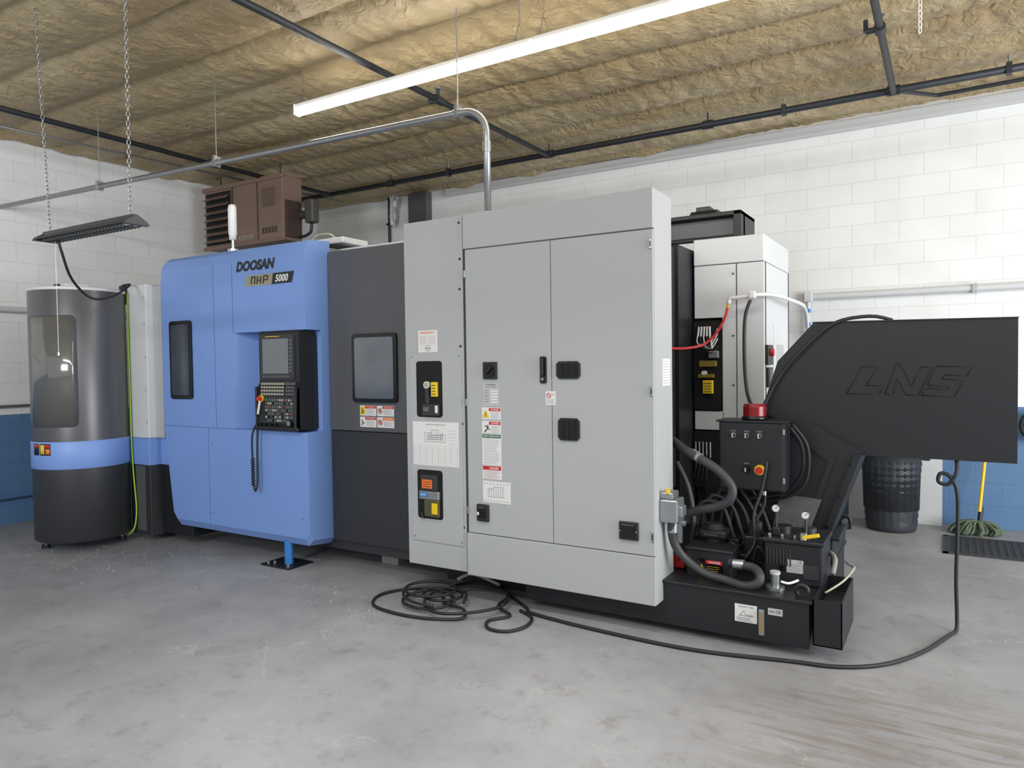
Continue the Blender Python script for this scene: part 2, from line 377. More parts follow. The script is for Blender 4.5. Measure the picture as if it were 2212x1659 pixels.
# control panel
SH=0.035
def shx(bb,d=SH): bb.v=[Vector((v[0]+d,v[1],v[2])) for v in bb.v]
bb=B()
bb.prismx([(4.09,1.105),(3.87,1.105),(3.862,1.15),(3.88,1.44),(3.90,1.47),(3.90,1.865),(3.92,1.885),(4.03,1.885),(4.09,1.84)],-4.79,-4.33,BLACK)
bb.box(-4.79,-4.775,3.85,3.9,1.11,1.44,BLACK,0.004); bb.box(-4.345,-4.33,3.85,3.9,1.11,1.44,BLACK,0.004)
bb.box(-4.80,-4.32,3.855,3.88,1.095,1.125,BLACK,0.008)
shx(bb)
cp=bb.done('control_panel',mc,'black operator control panel with screen and keys')
bb=B(); bb.prism(rr(-4.77,-4.38,1.50,1.85,0.012),3.893,3.901,CHAR); bb.box(-4.735,-4.44,3.889,3.894,1.545,1.82,SCREEN)
bb.box(-4.70,-4.54,3.8885,3.8935,1.836,1.841,YEL)
for i in range(9): bb.box(-4.425,-4.40,3.887,3.894,1.555+i*0.03,1.572+i*0.03,KEYG)
for i in range(11): bb.box(-4.735+i*0.028,-4.718+i*0.028,3.887,3.894,1.515,1.53,KEYG)
shx(bb)
bb.done('screen',cp,'flat display with a grey key border')
bb=B()
for r in range(4):
    for c in range(9): bb.box(-4.745+c*0.03,-4.725+c*0.03,3.885,3.9,1.375+r*0.027,1.391+r*0.027,CREAM)
    for c in range(4): bb.box(-4.455+c*0.024,-4.438+c*0.024,3.885,3.9,1.375+r*0.027,1.391+r*0.027,KEYG)
bb.box(-4.75,-4.36,3.897,3.905,1.37,1.48,CHAR)
bb.v=[Vector((v.x,v.y-0.008-(1.47-v.z)*0.06,v.z)) for v in bb.v]
shx(bb)
bb.done('keyboard',cp,'rows of cream alphanumeric keys')
bb=B()
bb.box(-4.68,-4.35,3.858,3.875,1.16,1.36,CHAR)
for r in range(7):
    for c in range(12):
        if (r*5+c*3)%11==0: continue
        mm_=random.choice([KEYG,CREAM,KEYG,KEYG,KEYR,KEYN,BLACKG,KEYG])
        bb.box(-4.675+c*0.0265,-4.657+c*0.0265,3.853,3.862,1.168+r*0.027,1.184+r*0.027,mm_)
for c in range(4): bb.cyl((-4.73+c*0.06,3.875,1.143),(-4.73+c*0.06,3.845,1.143),0.012,BLACKG)
bb.cyl((-4.39,3.875,1.16),(-4.39,3.835,1.16),0.026,BLACKG); bb.cyl((-4.39,3.836,1.16),(-4.39,3.832,1.16),0.02,STEEL)
shx(bb)
bb.done('button_field',cp,'operator buttons and rotary switches')
bb=B(); bb.cyl((-4.735,3.875,1.345),(-4.735,3.858,1.345),0.028,YEL); bb.cyl((-4.735,3.858,1.345),(-4.735,3.835,1.345),0.02,RED)
shx(bb); bb.done('emergency_stop_button',cp,'red mushroom button on yellow ring')
bb=B(); bb.box(-4.735,-4.715,3.835,3.84,1.22,1.33,WPAPER,M=Matrix.Translation((-4.72,0,1.3))@Matrix.Rotation(0.25,4,'Y')@Matrix.Translation((4.72,0,-1.3)))
shx(bb); bb.done('hanging_tag',cp,'white paper tag hanging from the red button')
bb=B(); bb.tube([(-4.78,3.88,1.14),(-4.81,3.86,1.05),(-4.815,3.86,0.9),(-4.81,3.86,0.72),(-4.80,3.86,0.62),(-4.785,3.86,0.60),(-4.775,3.87,0.66),(-4.78,3.88,0.9),(-4.77,3.88,1.1)],0.008,RUB)
pts=[]
for i in range(50):
    a=i*1.3; pts.append((-4.81+0.012*math.cos(a),3.86+0.012*math.sin(a),0.86-i*0.0045))
bb.tube(pts,0.006,RUB,n=6,sm=2)
bb.done('coiled_cord',cp,'black coiled handset cord hanging down')
# dark grey side door section
bb=B()
bb.box(-4.245,-3.27,4.17,4.3,1.088,2.50,DGREY,0.004); bb.box(-4.245,-3.27,4.175,4.3,0.2,1.082,CHAR,0.004)
bb.box(-4.245,-3.27,4.18,4.3,2.50,2.51,DGREY)
gd=bb.done('side_door',mc,'dark grey sheet metal door, black lower half')
bb=B(); bb.prism(rr(-3.985,-3.535,1.315,1.845,0.03),4.152,4.171,BLACKG); bb.prism(rr(-3.955,-3.565,1.345,1.815,0.02),4.148,4.153,GLASS2)
bb.done('door_window',gd,'square glossy window with black rubber rim')
def warn(bb,x0,x1,z0,z1,y,word='DANGER',col=None):
    w=x1-x0;h=z1-z0; bb.plate(x0,x1,z0,z1,y,WPAPER)
    bb.plate(x0+w*0.38,x1-0.004,z1-h*0.3,z1-0.004,y-0.0015,col or RED,0.0008)
    bb.text(word,x0+w*0.5,x1-w*0.1,z1-h*0.24,z1-h*0.10,y-0.0028,WPAPER,bold=0.02)
for i,(a,c) in enumerate([(0,0),(1,0),(0,1),(1,1)]):
    bb=B(); x0=-3.925+a*0.177; z0=1.21-c*0.088
    bb.plate(x0,x0+0.168,z0,z0+0.08,4.169,WPAPER)
    bb.plate(x0+0.055,x0+0.165,z0+0.057,z0+0.077,4.1675,RED if c==0 or a==0 else ORG,0.0008)
    bb.text('DANGER' if a==0 else 'WARNING',x0+0.07,x0+0.15,z0+0.062,z0+0.072,4.1662,WPAPER)
    if a==0:
        bb.plate(x0+0.004,x0+0.055,z0+0.01,z0+0.07,4.1675,YEL if c==0 else WPAPER,0.0008)
        bb.tube([(x0+0.02,4.1655,z0+0.015),(x0+0.03,4.1655,z0+0.035),(x0+0.022,4.1655,z0+0.055)],0.004,INK,sm=2,n=6)
        bb.tube([(x0+0.03,4.1655,z0+0.035),(x0+0.045,4.1655,z0+0.03)],0.004,INK,sm=2,n=6)
    else:
        cc=[(x0+0.03+0.02*math.cos(t*math.pi/8),4.166,z0+0.04+0.02*math.sin(t*math.pi/8)) for t in range(16)]
        bb.tube(cc,0.0025,RED,n=6,closed=True,sm=1); bb.tube([(x0+0.016,4.166,z0+0.054),(x0+0.044,4.166,z0+0.026)],0.0025,RED,n=6)
        bb.plate(x0+0.023,x0+0.037,z0+0.03,z0+0.05,4.167,INK,0.0008)
    for k in range(4): bb.plate(x0+0.062,x0+0.155-0.02*(k%2),z0+0.012+k*0.011,z0+0.015+k*0.011,4.1675,INKL,0.0005)
    bb.done('warning_label',gd)
# roof bits above
bb=B(); bb.box(-4.3,-3.4,4.35,5.0,2.42,2.56,LGREY2); bb.box(-4.5,-4.2,4.3,4.6,2.60,2.65,LGREY2,0.01)
bb.tube([(-4.55,4.28,2.60),(-4.5,4.3,2.68),(-4.35,4.32,2.68),(-4.3,4.35,2.60)],0.008,CREAM)
bb.done('roof_cover',mc,'pale cover plates on the machine roof')
# machine body
bb=B()
bb.box(-6.05,-3.2,4.21,6.9,0.12,2.42,CHAR); bb.box(-3.25,-2.5,4.25,6.9,0.12,2.52,BLACK); bb.box(-2.5,-1.83,5.56,6.9,0.12,2.52,BLACK)
bb.box(-3.2,-1.9,4.26,5.6,0.35,2.58,BLACK,0.01)
bb.box(-3.2,-2.45,4.3,4.6,0.0,0.2,BLACK)
bb.done('machine_body',mc,'dark machine body behind the front panels')
bb=B()
bb.cyl((-4.55,3.98,0.012),(-4.55,3.98,0.2),0.035,BLUEC); bb.box(-4.75,-4.42,3.86,4.12,0,0.012,BLACK,0.003)
for x,y in ((-4.70,3.9),(-4.47,3.9),(-4.66,3.93)): bb.cyl((x,y,0.012),(x,y,0.03),0.013,STEEL,n=6)
bb.done('levelling_foot',mc,'blue steel levelling foot bolted to a floor plate')
bb=B(); bb.box(-3.92,-3.75,4.38,4.5,0,0.09,BLOCK,0.004); bb.box(-3.97,-3.7,4.36,4.52,0.09,0.14,BLACK); bb.done('support_foot',mc,'steel support block under the machine')

# --- pallet station (rounded)
C0=(-6.78,3.56,0); PR=0.385
bb=B()
bb.lathe([(0.0,2.30),(PR-0.005,2.30),(PR,2.29),(PR,0.975)],C0,DGREYM,n=64)
bb.lathe([(PR+0.004,0.975),(PR+0.008,0.97),(PR+0.008,0.74),(PR+0.004,0.735)],C0,BLUE,n=64)
bb.lathe([(PR,0.735),(PR,0.10),(PR-0.02,0.085),(0.0,0.085)],C0,CHAR,n=64)
bb.lathe([(0.0,2.32),(PR-0.02,2.32),(PR+0.005,2.313),(PR+0.005,2.298),(PR,2.29)],C0,LGREY2,n=64)
ps=bb.done('pallet_station',mc,'rounded dark grey pallet station with blue band')
def curved(bb,a0,a1,z0,z1,r,rc,m,th=0.004):
    w=math.radians(a1-a0)*r
    def mp_(x,z,q): a=math.radians(a0)+x/r; return (C0[0]+q*math.cos(a),C0[1]+q*math.sin(a),z)
    xs=sorted(set([0.0005,w-0.0005]+[w*i/24 for i in range(1,24)]+[rc*0.1,rc*0.3,rc*0.6,rc,w-rc*0.1,w-rc*0.3,w-rc*0.6,w-rc]))
    def ext(x):
        d=0
        if x<rc: d=rc-math.sqrt(max(0,rc*rc-(rc-x)**2))
        elif x>w-rc: d=rc-math.sqrt(max(0,rc*rc-(x-(w-rc))**2))
        return z0+d,z1-d
    vs=[];fs=[]
    for x in xs:
        a,b_=ext(x); vs+= [mp_(x,a,r+th),mp_(x,b_,r+th),mp_(x,a,r-0.01),mp_(x,b_,r-0.01)]
    for i in range(len(xs)-1):
        k=i*4; fs+=[(k,k+4,k+5,k+1),(k+1,k+5,k+7,k+3),(k,k+2,k+6,k+4)]
    k=(len(xs)-1)*4; fs+=[(0,1,3,2),(k,k+2,k+3,k+1)]
    bb.raw(vs,fs,m,True)
bb=B()
curved(bb,-97,-30,1.10,2.07,PR,0.05,mat('window_rim_grey',(90,90,90),0.4),0.003)
curved(bb,-95,-31.5,1.12,2.05,PR,0.04,CLEARB,0.006)
bb.done('curved_window',ps,'curved smoky clear window with rounded corners')
bb=B(); q=PR+0.008
curved(bb,-93,-82,0.86,0.96,q,0.004,BLACK,0.002); curved(bb,-80,-64,0.86,0.96,q,0.004,BLACK,0.002)
curved(bb,-92,-83,0.925,0.952,q,0.002,RED,0.003); curved(bb,-72,-65,0.925,0.952,q,0.002,RED,0.003); curved(bb,-79,-73,0.87,0.95,q,0.002,YEL,0.003)
curved(bb,-71,-65,0.87,0.915,q,0.002,ORG,0.003)
bb.done('warning_label',ps)
for a in (-120,60): 
    bb=B()
    x=C0[0]+0.30*math.cos(math.radians(a)); y=C0[1]+0.30*math.sin(math.radians(a))
    bb.cyl((x,y,0.03),(x,y,0.09),0.012,STEEL); bb.cyl((x,y,0),(x,y,0.03),0.035,BLACK)
    bb.done('levelling_foot',ps)
bb=B(); bb.box(-6.86,-6.66,3.40,3.60,2.32,2.365,LGREY2,0.008); bb.box(-6.80,-6.75,3.37,3.46,2.335,2.36,BLACK); bb.done('sensor_box',ps,'small grey box on top of the station')
# post
bb=B()
bb.box(-6.56,-6.25,3.88,4.3,0.96,2.37,LGREY2,0.006); bb.box(-6.25,-6.13,3.95,4.3,0.96,2.35,LGREY,0.004)
bb.box(-6.565,-6.245,3.875,4.3,0.71,0.958,BLUE,0.004); bb.box(-6.245,-5.9,3.985,4.3,0.71,0.958,BLUE,0.004)
bb.box(-6.56,-6.25,3.88,4.3,0.06,0.708,CHAR,0.004); bb.box(-6.25,-5.8,3.99,4.3,0.08,0.708,BLACK,0.004)
bb.box(-6.47,-6.33,3.877,3.882,0.1,0.70,DGREY)
for z in (1.1,1.4,1.7,2.0,2.25): bb.cyl((-6.28,3.877,z),(-6.28,3.882,z),0.006,STEEL,n=8)
bb.box(-6.60,-6.53,3.84,3.95,2.2,2.37,BLACK,0.004)
bb.done('corner_column',mc,'pale grey corner column with blue band')
bb=B(); bb.tube([(-6.52,3.87,2.30),(-6.515,3.865,1.9),(-6.51,3.865,1.4),(-6.50,3.86,0.95),(-6.48,3.86,0.6),(-6.45,3.86,0.3),(-6.46,3.84,0.12),(-6.50,3.80,0.06)],0.0065,YG)
bb.done('ground_wire',mc,'yellow-green ground wire running down the column')

# --- electrical cabinet
bb=B()
bb.box(-3.265,-2.765,3.935,4.24,0.2,2.585,LGREY,0.004)
bb.box(-3.222,-2.785,3.928,3.936,0.372,1.683,LGREY,0.002)
bb.box(-2.752,-1.437,3.945,4.24,0.19,2.585,LGREY,0.003)
bb.box(-2.752,-1.437,3.92,3.95,2.36,2.587,LGREY,0.004); bb.box(-2.752,-1.437,3.92,3.95,0.19,0.472,LGREY,0.004)
bb.box(-2.764,-2.751,3.94,4.2,0.2,2.58,SEAM)
for x in (-3.2,-2.8):
    for z in (1.655,0.40): bb.cyl((x,3.925,z),(x,3.93,z),0.006,STEEL,n=8)
for z in (2.3,1.2,0.5): bb.cyl((-2.785,3.93,z),(-2.785,3.937,z),0.008,BLACK,n=8)
for z in (2.54,2.1,1.72): bb.cyl((-2.79,3.93,z),(-2.79,3.937,z),0.008,BLACK,n=8)
ec=bb.done('electrical_cabinet',mc,'tall light grey electrical cabinet with double doors')
for (x0,x1) in ((-2.741,-2.103),(-2.099,-1.441)):
    bb=B(); bb.box(x0,x1,3.927,3.947,0.477,2.354,LGREY,0.003); d=bb.done('cabinet_door',ec)
h=B(); h.prism(rr(-2.177,-2.134,1.474,1.640,0.01),3.915,3.928,BLACKG); h.box(-2.165,-2.146,3.895,3.918,1.52,1.63,BLACK,0.005); h.cyl((-2.155,3.905,1.50),(-2.155,3.916,1.50),0.009,STEEL,n=12); h.done('door_handle',ec,'black swing handle with lock')
for z in (2.24,1.40,0.56):
    bb=B(); bb.box(-1.462,-1.445,3.918,3.93,z,z+0.06,STEEL,0.003); bb.box(-1.455,-1.45,3.914,3.93,z+0.015,z+0.045,BLACK); bb.done('hinge',ec,'small steel hinge')
for z in (2.17,1.32,0.60):
    bb=B(); bb.box(-2.752,-2.735,3.918,3.93,z,z+0.05,STEEL,0.003); bb.done('hinge',ec,'small steel hinge')
def opening(bb,x0,x1,z0,z1,y=3.928):
    bb.prism(rr(x0,x1,z0,z1,0.022),y-0.002,y+0.001,BLACKG)
    bb.prism(rr(x0+0.006,x1-0.006,z0+0.006,z1-0.006,0.018),y-0.003,y-0.001,DARK)
bb=B(); opening(bb,-3.165,-2.943,1.238,1.624)
bb.cyl((-3.065,3.93,1.46),(-3.065,3.905,1.46),0.024,WPAPER); bb.cyl((-3.065,3.906,1.46),(-3.065,3.904,1.46),0.018,CREAM)
bb.box(-3.025,-2.975,3.905,3.925,1.38,1.48,YEL,0.004); bb.box(-3.10,-2.96,3.90,3.925,1.25,1.33,CHAR,0.006); bb.box(-3.08,-3.05,3.91,3.925,1.33,1.44,CHAR,0.004)
for k in range(4): bb.plate(-3.015,-2.985,1.395+k*0.02,1.4+k*0.02,3.904,INK,0.0008)
bb.box(-3.085,-3.04,3.896,3.901,1.28,1.31,KEYG); bb.box(-2.985,-2.965,3.896,3.901,1.27,1.32,WPAPER)
bb.done('service_window',ec,'dark cut-out showing air regulator and gauge')
bb=B(); opening(bb,-3.170,-2.953,0.533,0.872)
bb.box(-3.12,-2.985,3.895,3.925,0.735,0.84,CHAR,0.003); bb.box(-3.105,-3.02,3.893,3.897,0.75,0.81,ORG); bb.box(-3.14,-2.97,3.9,3.925,0.67,0.73,STEEL,0.006); bb.box(-3.10,-2.97,3.90,3.925,0.55,0.67,mat('oil_bowl',(80,78,50),0.15),0.01)
bb.box(-3.13,-3.065,3.896,3.902,0.69,0.72,BLUEC); bb.text('SKF',-3.122,-3.073,0.697,0.713,3.8955,WPAPER); bb.box(-3.025,-2.98,3.893,3.9,0.575,0.65,YEL)
for k in range(3): bb.plate(-3.095,-3.03,0.76+k*0.016,0.764+k*0.016,3.8925,INK,0.0008)
bb.cyl((-3.12,3.91,0.54),(-3.12,3.91,0.58),0.015,BLACK)
bb.done('service_window',ec,'dark cut-out showing lubrication pump and reservoir')
bb=B(); bb.plate(-3.148,-2.98,1.684,1.836,3.933,WPAPER); bb.text('RENISHAW',-3.13,-3.01,1.812,1.826,3.9308,ORG,bold=0.02)
for i in range(2):
    for k in range(7): bb.plate(-3.135+i*0.075,-3.075+i*0.075,1.74+k*0.009,1.7415+k*0.009,3.9315,ORG if k%3==0 else INKL,0.0005)
bb.tube([(-3.064+0.022*math.cos(t*0.52),3.931,1.712+0.02*math.sin(t*0.52)) for t in range(12)],0.0012,INK,n=4,closed=True,sm=1)
bb.plate(-3.08,-3.048,1.708,1.716,3.9312,INKL,0.0006)
bb.done('maker_label',ec,'white label with orange lettering')
bb=B(); bb.plate(-3.203,-2.812,0.903,1.206,3.9275,WPAPER)
bb.text('LUBRICATION INSTRUCTIONS',-3.09,-2.92,1.183,1.191,3.9255,INK)
bb.tube([(-3.1,3.9255,1.07),(-3.1,3.9255,1.13),(-3.04,3.9255,1.13),(-3.04,3.9255,1.15),(-2.98,3.9255,1.15),(-2.98,3.9255,1.12),(-2.92,3.9255,1.12),(-2.92,3.9255,1.07)],0.0011,INK,n=4,closed=True,sm=1)
for k in range(9): bb.plate(-3.07+k*0.015,-3.068+k*0.015,1.08,1.12+0.01*(k%3),3.9258,INK,0.0005)
for k in range(3): bb.plate(-3.09,-2.94,1.085+k*0.014,1.087+k*0.014,3.9258,INK,0.0005)
for k in range(5): bb.plate(-2.90,-2.83,1.06+k*0.022,1.0612+k*0.022,3.9258,INKL,0.0005)
for k in range(10): bb.plate(-3.195,-2.82,0.915+k*0.014,0.9155+k*0.014,3.9258,INKL,0.0005)
for k in range(8): bb.plate(-3.195+k*0.053,-3.1945+k*0.053,0.915,1.042,3.9258,INKL,0.0005)
bb.done('instruction_label',ec,'white technical drawing and table label')
bb=B(); bb.box(-2.602,-2.496,3.912,3.928,1.50,1.611,BLACK,0.004)
bb.cyl((-2.549,3.913,1.555),(-2.549,3.905,1.555),0.04,BLACKG,n=32); bb.box(-2.556,-2.542,3.885,3.906,1.525,1.585,BLACK,0.003,M=Matrix.Translation((-2.549,0,1.555))@Matrix.Rotation(0.8,4,'Y')@Matrix.Translation((2.549,0,-1.555)))
bb.done('power_switch',ec,'black rotary power switch')
def lines(bb,x0,x1,z0,z1,n,y,m=INKL):
    for k in range(n):
        z=z0+(z1-z0)*(k+0.5)/n; bb.plate(x0,x1-(x1-x0)*0.25*random.random(),z-0.001,z+0.001,y,m,0.0005)
bb=B(); bb.plate(-2.612,-2.484,1.322,1.476,3.9265,GPAPER); bb.text('DOOSAN',-2.585,-2.51,1.458,1.468,3.9246,INK,shear=0.2,bold=0.02); bb.text('MACHINING CENTER',-2.59,-2.505,1.445,1.451,3.9246,INK)
lines(bb,-2.6,-2.56,1.345,1.435,6,3.925,INK)
for k in range(5): bb.plate(-2.55,-2.495,1.345+k*0.018,1.356+k*0.018,3.925,WPAPER,0.0005)
bb.done('rating_plate',ec,'silver rating plate')
bb=B(); warn(bb,-2.622,-2.474,1.236,1.315,3.9265); bb.prism([(-2.616,1.25),(-2.563,1.25),(-2.5895,1.298)],3.9225,3.9255,YEL); bb.tube([(-2.588,3.9222,1.285),(-2.594,3.9222,1.27),(-2.584,3.9222,1.27),(-2.59,3.9222,1.255)],0.002,INK,n=4,sm=1); lines(bb,-2.55,-2.48,1.24,1.285,5,3.925); bb.done('warning_label',ec)
bb=B(); warn(bb,-2.622,-2.474,1.147,1.226,3.9265); bb.tube([(-2.6,3.9245,1.155),(-2.58,3.9245,1.175),(-2.575,3.9245,1.2)],0.004,INK,n=5,sm=2); bb.tube([(-2.6,3.9245,1.195),(-2.575,3.9245,1.185),(-2.56,3.9245,1.165)],0.003,INK,n=5,sm=2); lines(bb,-2.55,-2.48,1.15,1.196,5,3.925); bb.done('warning_label',ec)
bb=B(); bb.plate(-2.622,-2.474,0.938,1.142,3.9265,WPAPER); bb.plate(-2.618,-2.478,1.115,1.138,3.925,GRN,0.0008); bb.text('SAFETY PRECAUTION',-2.61,-2.486,1.121,1.132,3.9238,WPAPER,bold=0.02); lines(bb,-2.61,-2.485,0.945,1.108,15,3.925,INKL); bb.done('safety_label',ec,'white safety sheet with green header')
bb=B(); bb.plate(-2.622,-2.474,0.845,0.934,3.9265,WPAPER); bb.plate(-2.618,-2.478,0.905,0.931,3.925,RED,0.0008); bb.text('DANGER',-2.565,-2.495,0.91,0.925,3.9238,WPAPER,bold=0.02); lines(bb,-2.61,-2.485,0.85,0.9,5,3.925,KEYR); bb.done('warning_label',ec)
bb=B(); bb.plate(-2.622,-2.408,0.690,0.832,3.9265,WPAPER)
bb.tube([(-2.58,3.9245,0.73),(-2.58,3.9245,0.78),(-2.54,3.9245,0.78),(-2.54,3.9245,0.795),(-2.46,3.9245,0.795),(-2.46,3.9245,0.73)],0.001,INK,n=4,closed=True,sm=1)
for k in range(8): bb.plate(-2.57+k*0.014,-2.568+k*0.014,0.735,0.79,3.925,INKL,0.0005)
for k in range(8): bb.plate(-2.61+k*0.025,-2.605+k*0.025,0.812,0.818,3.925,INK,0.0005); bb.plate(-2.61+k*0.025,-2.605+k*0.025,0.70,0.706,3.925,INK,0.0005)
bb.done('instruction_label',ec,'white label with a machine line drawing')
bb=B(); bb.box(-2.663,-2.573,3.905,3.928,0.564,0.676,BLACK,0.006); bb.box(-2.65,-2.59,3.901,3.906,0.59,0.645,BLACKG,0.003); bb.text('MARPOSS',-2.645,-2.6,0.653,0.66,3.9045,INKL); bb.box(-2.655,-2.64,3.9,3.903,0.605,0.625,WPAPER); bb.done('outlet_box',ec,'small black socket box')
bb=B(); bb.plate(-2.143,-2.073,1.338,1.425,3.9265,WPAPER)
cc=[(-2.12+0.014*math.cos(t*math.pi/6),3.9245,1.398+0.014*math.sin(t*math.pi/6)) for t in range(12)]
bb.tube(cc,0.002,RED,n=5,closed=True,sm=1); bb.tube([(-2.13,3.9245,1.408),(-2.11,3.9245,1.388)],0.002,RED,n=5); lines(bb,-2.135,-2.08,1.345,1.378,4,3.925); bb.text('DANGER',-2.103,-2.078,1.4,1.407,3.9246,RED); bb.done('warning_label',ec)
for (x0,x1,z0,z1) in ((-2.062,-1.902,1.502,1.609),(-2.054,-1.910,1.125,1.261)):
    bb=B(); c=0.018
    oct_=[(x0+c,z0),(x1-c,z0),(x1,z0+c),(x1,z1-c),(x1-c,z1),(x0+c,z1),(x0,z1-c),(x0,z0+c)]
    bb.prism(oct_,3.914,3.928,BLACK)
    n=9
    for k in range(n):
        z=z0+0.015+(z1-z0-0.03)*k/(n-1); bb.box(x0+0.014,x1-0.014,3.907,3.915,z-0.003,z+0.002,BLACKG)
    for k in range(3):
        x=x0+(x1-x0)*(k+1)/4; bb.box(x-0.002,x+0.002,3.906,3.915,z0+0.01,z1-0.01,BLACK)
    bb.done('vent_grille',ec,'black octagonal vent grille')
bb=B(); bb.box(-1.656,-1.538,3.908,3.928,0.56,0.665,BLACK,0.004); bb.box(-1.64,-1.555,3.904,3.909,0.575,0.65,BLACKG,0.003)
for x in (-1.648,-1.546): bb.cyl((x,3.903,0.612),(x,3.91,0.612),0.005,STEEL,n=8)
bb.done('outlet_box',ec,'black square socket cover')
bb=B(); bb.box(-1.437,-1.434,4.06,4.19,1.455,1.615,WPAPER)
for k in range(9): bb.box(-1.4342,-1.4335,4.07,4.17,1.47+k*0.016,1.472+k*0.016,INKL)
bb.done('instruction_label',ec)
bb=B(); bb.box(-1.437,-1.33,3.99,4.13,0.665,0.80,STEEL,0.01); bb.box(-1.437,-1.36,4.0,4.12,0.80,0.84,STEEL,0.008); bb.box(-1.345,-1.31,4.02,4.1,0.70,0.76,STEEL,0.005); bb.cyl((-1.38,4.06,0.66),(-1.38,4.06,0.60),0.03,STEEL)
bb.box(-1.40,-1.38,4.0,4.02,0.83,0.86,YEL)
bb.done('cable_connector',ec,'grey metal industrial plug connector')
# --- rear tool magazine unit
bb=B()
bb.box(-1.81,-1.25,5.9,6.92,2.385,2.597,WHITEM,0.006)
bb.box(-1.463,-1.25,5.91,6.92,0.3,2.38,WHITEM,0.005)
bb.box(-1.81,-1.467,5.91,6.92,1.95,2.38,WHITEM,0.005); bb.box(-1.58,-1.467,5.91,6.92,0.3,1.95,WHITEM,0.003); bb.box(-1.81,-1.57,5.91,6.92,1.03,1.185,WHITEM,0.003)
bb.box(-1.81,-1.57,5.96,6.9,0.3,1.95,DARK)
bb.box(-1.4675,-1.4625,5.909,6.0,0.3,2.38,SEAM)
for z in (2.3,1.8,1.4): 
    bb.cyl((-1.49,5.9,z),(-1.49,5.912,z),0.007,BLACK,n=8)
bb.box(-1.25,-1.245,6.25,6.75,1.0,1.9,WHITEM,0.002)
for y in (5.95,6.9): bb.box(-1.25,-1.244,y-0.004,y+0.004,0.3,2.38,SEAM)
tm=bb.done('tool_magazine_cabinet',mc,'tall pale grey rear cabinet with open service cut-outs')
bb=B(); bb.prism(rr(-1.822,-1.578,1.185,1.935,0.03),5.905,5.912,BLACKG)
bb.prism(rr(-1.81,-1.59,1.197,1.923,0.025),5.903,5.906,DARK)
bb.box(-1.76,-1.62,5.86,5.9,1.55,1.60,mat('brass_yellow',(130,112,45),0.4),0.006); bb.box(-1.73,-1.65,5.86,5.9,1.33,1.44,YEL,0.004); bb.box(-1.77,-1.64,5.86,5.9,1.46,1.49,mat('brass_yellow',(130,112,45)),0.004)
bb.cyl((-1.72,5.9,1.50),(-1.72,5.85,1.50),0.018,WPAPER); bb.box(-1.68,-1.6,5.85,5.9,1.62,1.68,STEEL,0.006)
for k in range(4): bb.plate(-1.72,-1.66,1.345+k*0.022,1.35+k*0.022,5.859,INK)
for k in range(5): bb.cyl((-1.77+k*0.025,5.87,1.80),(-1.76+k*0.022,5.87,1.88),0.008,WHITEP,n=10)
for k in range(5): bb.tube([(-1.77+k*0.025,5.86,1.80),(-1.76+k*0.03,5.84,1.74-0.01*k),(-1.66,5.86,1.70+0.01*k),(-1.61,5.88,1.78+0.02*k)],0.005,RUBG if k%2 else WHITEP,n=6)
bb.tube([(-1.8,5.87,1.62),(-1.72,5.85,1.70),(-1.66,5.85,1.66),(-1.6,5.87,1.72)],0.006,RUB,n=6)
bb.done('service_window',tm,'dark cut-out with pneumatic valves and yellow labels')
bb=B(); bb.prism(rr(-1.82,-1.60,0.55,1.02,0.03),5.905,5.912,DARK)
for k in range(5): bb.cyl((-1.80+k*0.03,5.89,0.93),(-1.80+k*0.03,5.89,0.80+0.02*(k%2)),0.008,STEEL,n=8)
for k in range(4): bb.tube([(-1.8+k*0.03,5.88,0.82),(-1.79+k*0.03,5.86,0.72),(-1.83+k*0.04,5.87,0.6)],0.008,RUB,n=6)
bb.done('service_window',tm,'dark cut-out with hoses')
bb=B(); bb.box(-1.25,-1.225,5.93,6.13,1.56,1.72,BLACK,0.005); bb.box(-1.25,-1.225,5.95,6.12,1.38,1.54,BLACK,0.005); bb.cyl((-1.225,6.03,1.66),(-1.20,6.03,1.66),0.03,RED); bb.box(-1.225,-1.222,5.99,6.09,1.41,1.52,KEYG)
bb.done('switch_box',tm,'black switch box with red stop button')
bb=B(); bb.box(-1.246,-1.243,6.35,6.66,1.30,1.73,GPAPER,0.001); bb.done('side_panel',tm)
bb=B(); bb.box(-2.5,-1.43,6.0,6.06,2.60,2.81,BLACK,0.006); bb.box(-1.49,-1.43,5.92,6.4,2.60,2.81,BLACK,0.005); bb.box(-2.5,-1.43,5.92,6.4,2.775,2.81,BLACK,0.005); bb.box(-2.4,-1.50,5.985,6.0,2.63,2.76,DGREY)
bb.prismx([(5.95,2.81),(6.2,2.81),(6.15,2.85),(6.0,2.85)],-1.86,-1.64,BLACK); bb.box(-1.82,-1.70,6.0,6.12,2.84,2.885,CHAR,0.008)
bb.done('actuator_housing',mc,'black housing on top of the machine')
bb=B()
bb.box(-1.92,-1.86,5.3,5.56,0.6,2.5,CHAR,0.004)
for k,z in enumerate((2.1,2.05,1.75,1.7,1.5,1.42)): bb.cyl((-1.9,5.2,z),(-1.82,5.2,z),0.02,STEEL,n=10)
bb.box(-1.91,-1.89,4.9,5.3,1.2,2.3,CHAR); bb.tube([(-1.84,5.25,2.2),(-1.82,5.25,1.9),(-1.84,5.25,1.5),(-1.82,5.25,1.2)],0.012,RUBG); bb.tube([(-1.86,5.0,1.8),(-1.84,5.05,1.5),(-1.83,5.1,1.3)],0.014,STEEL)
bb.box(-1.90,-1.83,4.95,5.15,1.3,1.95,STEEL,0.01)
bb.done('pipe_manifold',mc,'grey hydraulic pipe fittings')

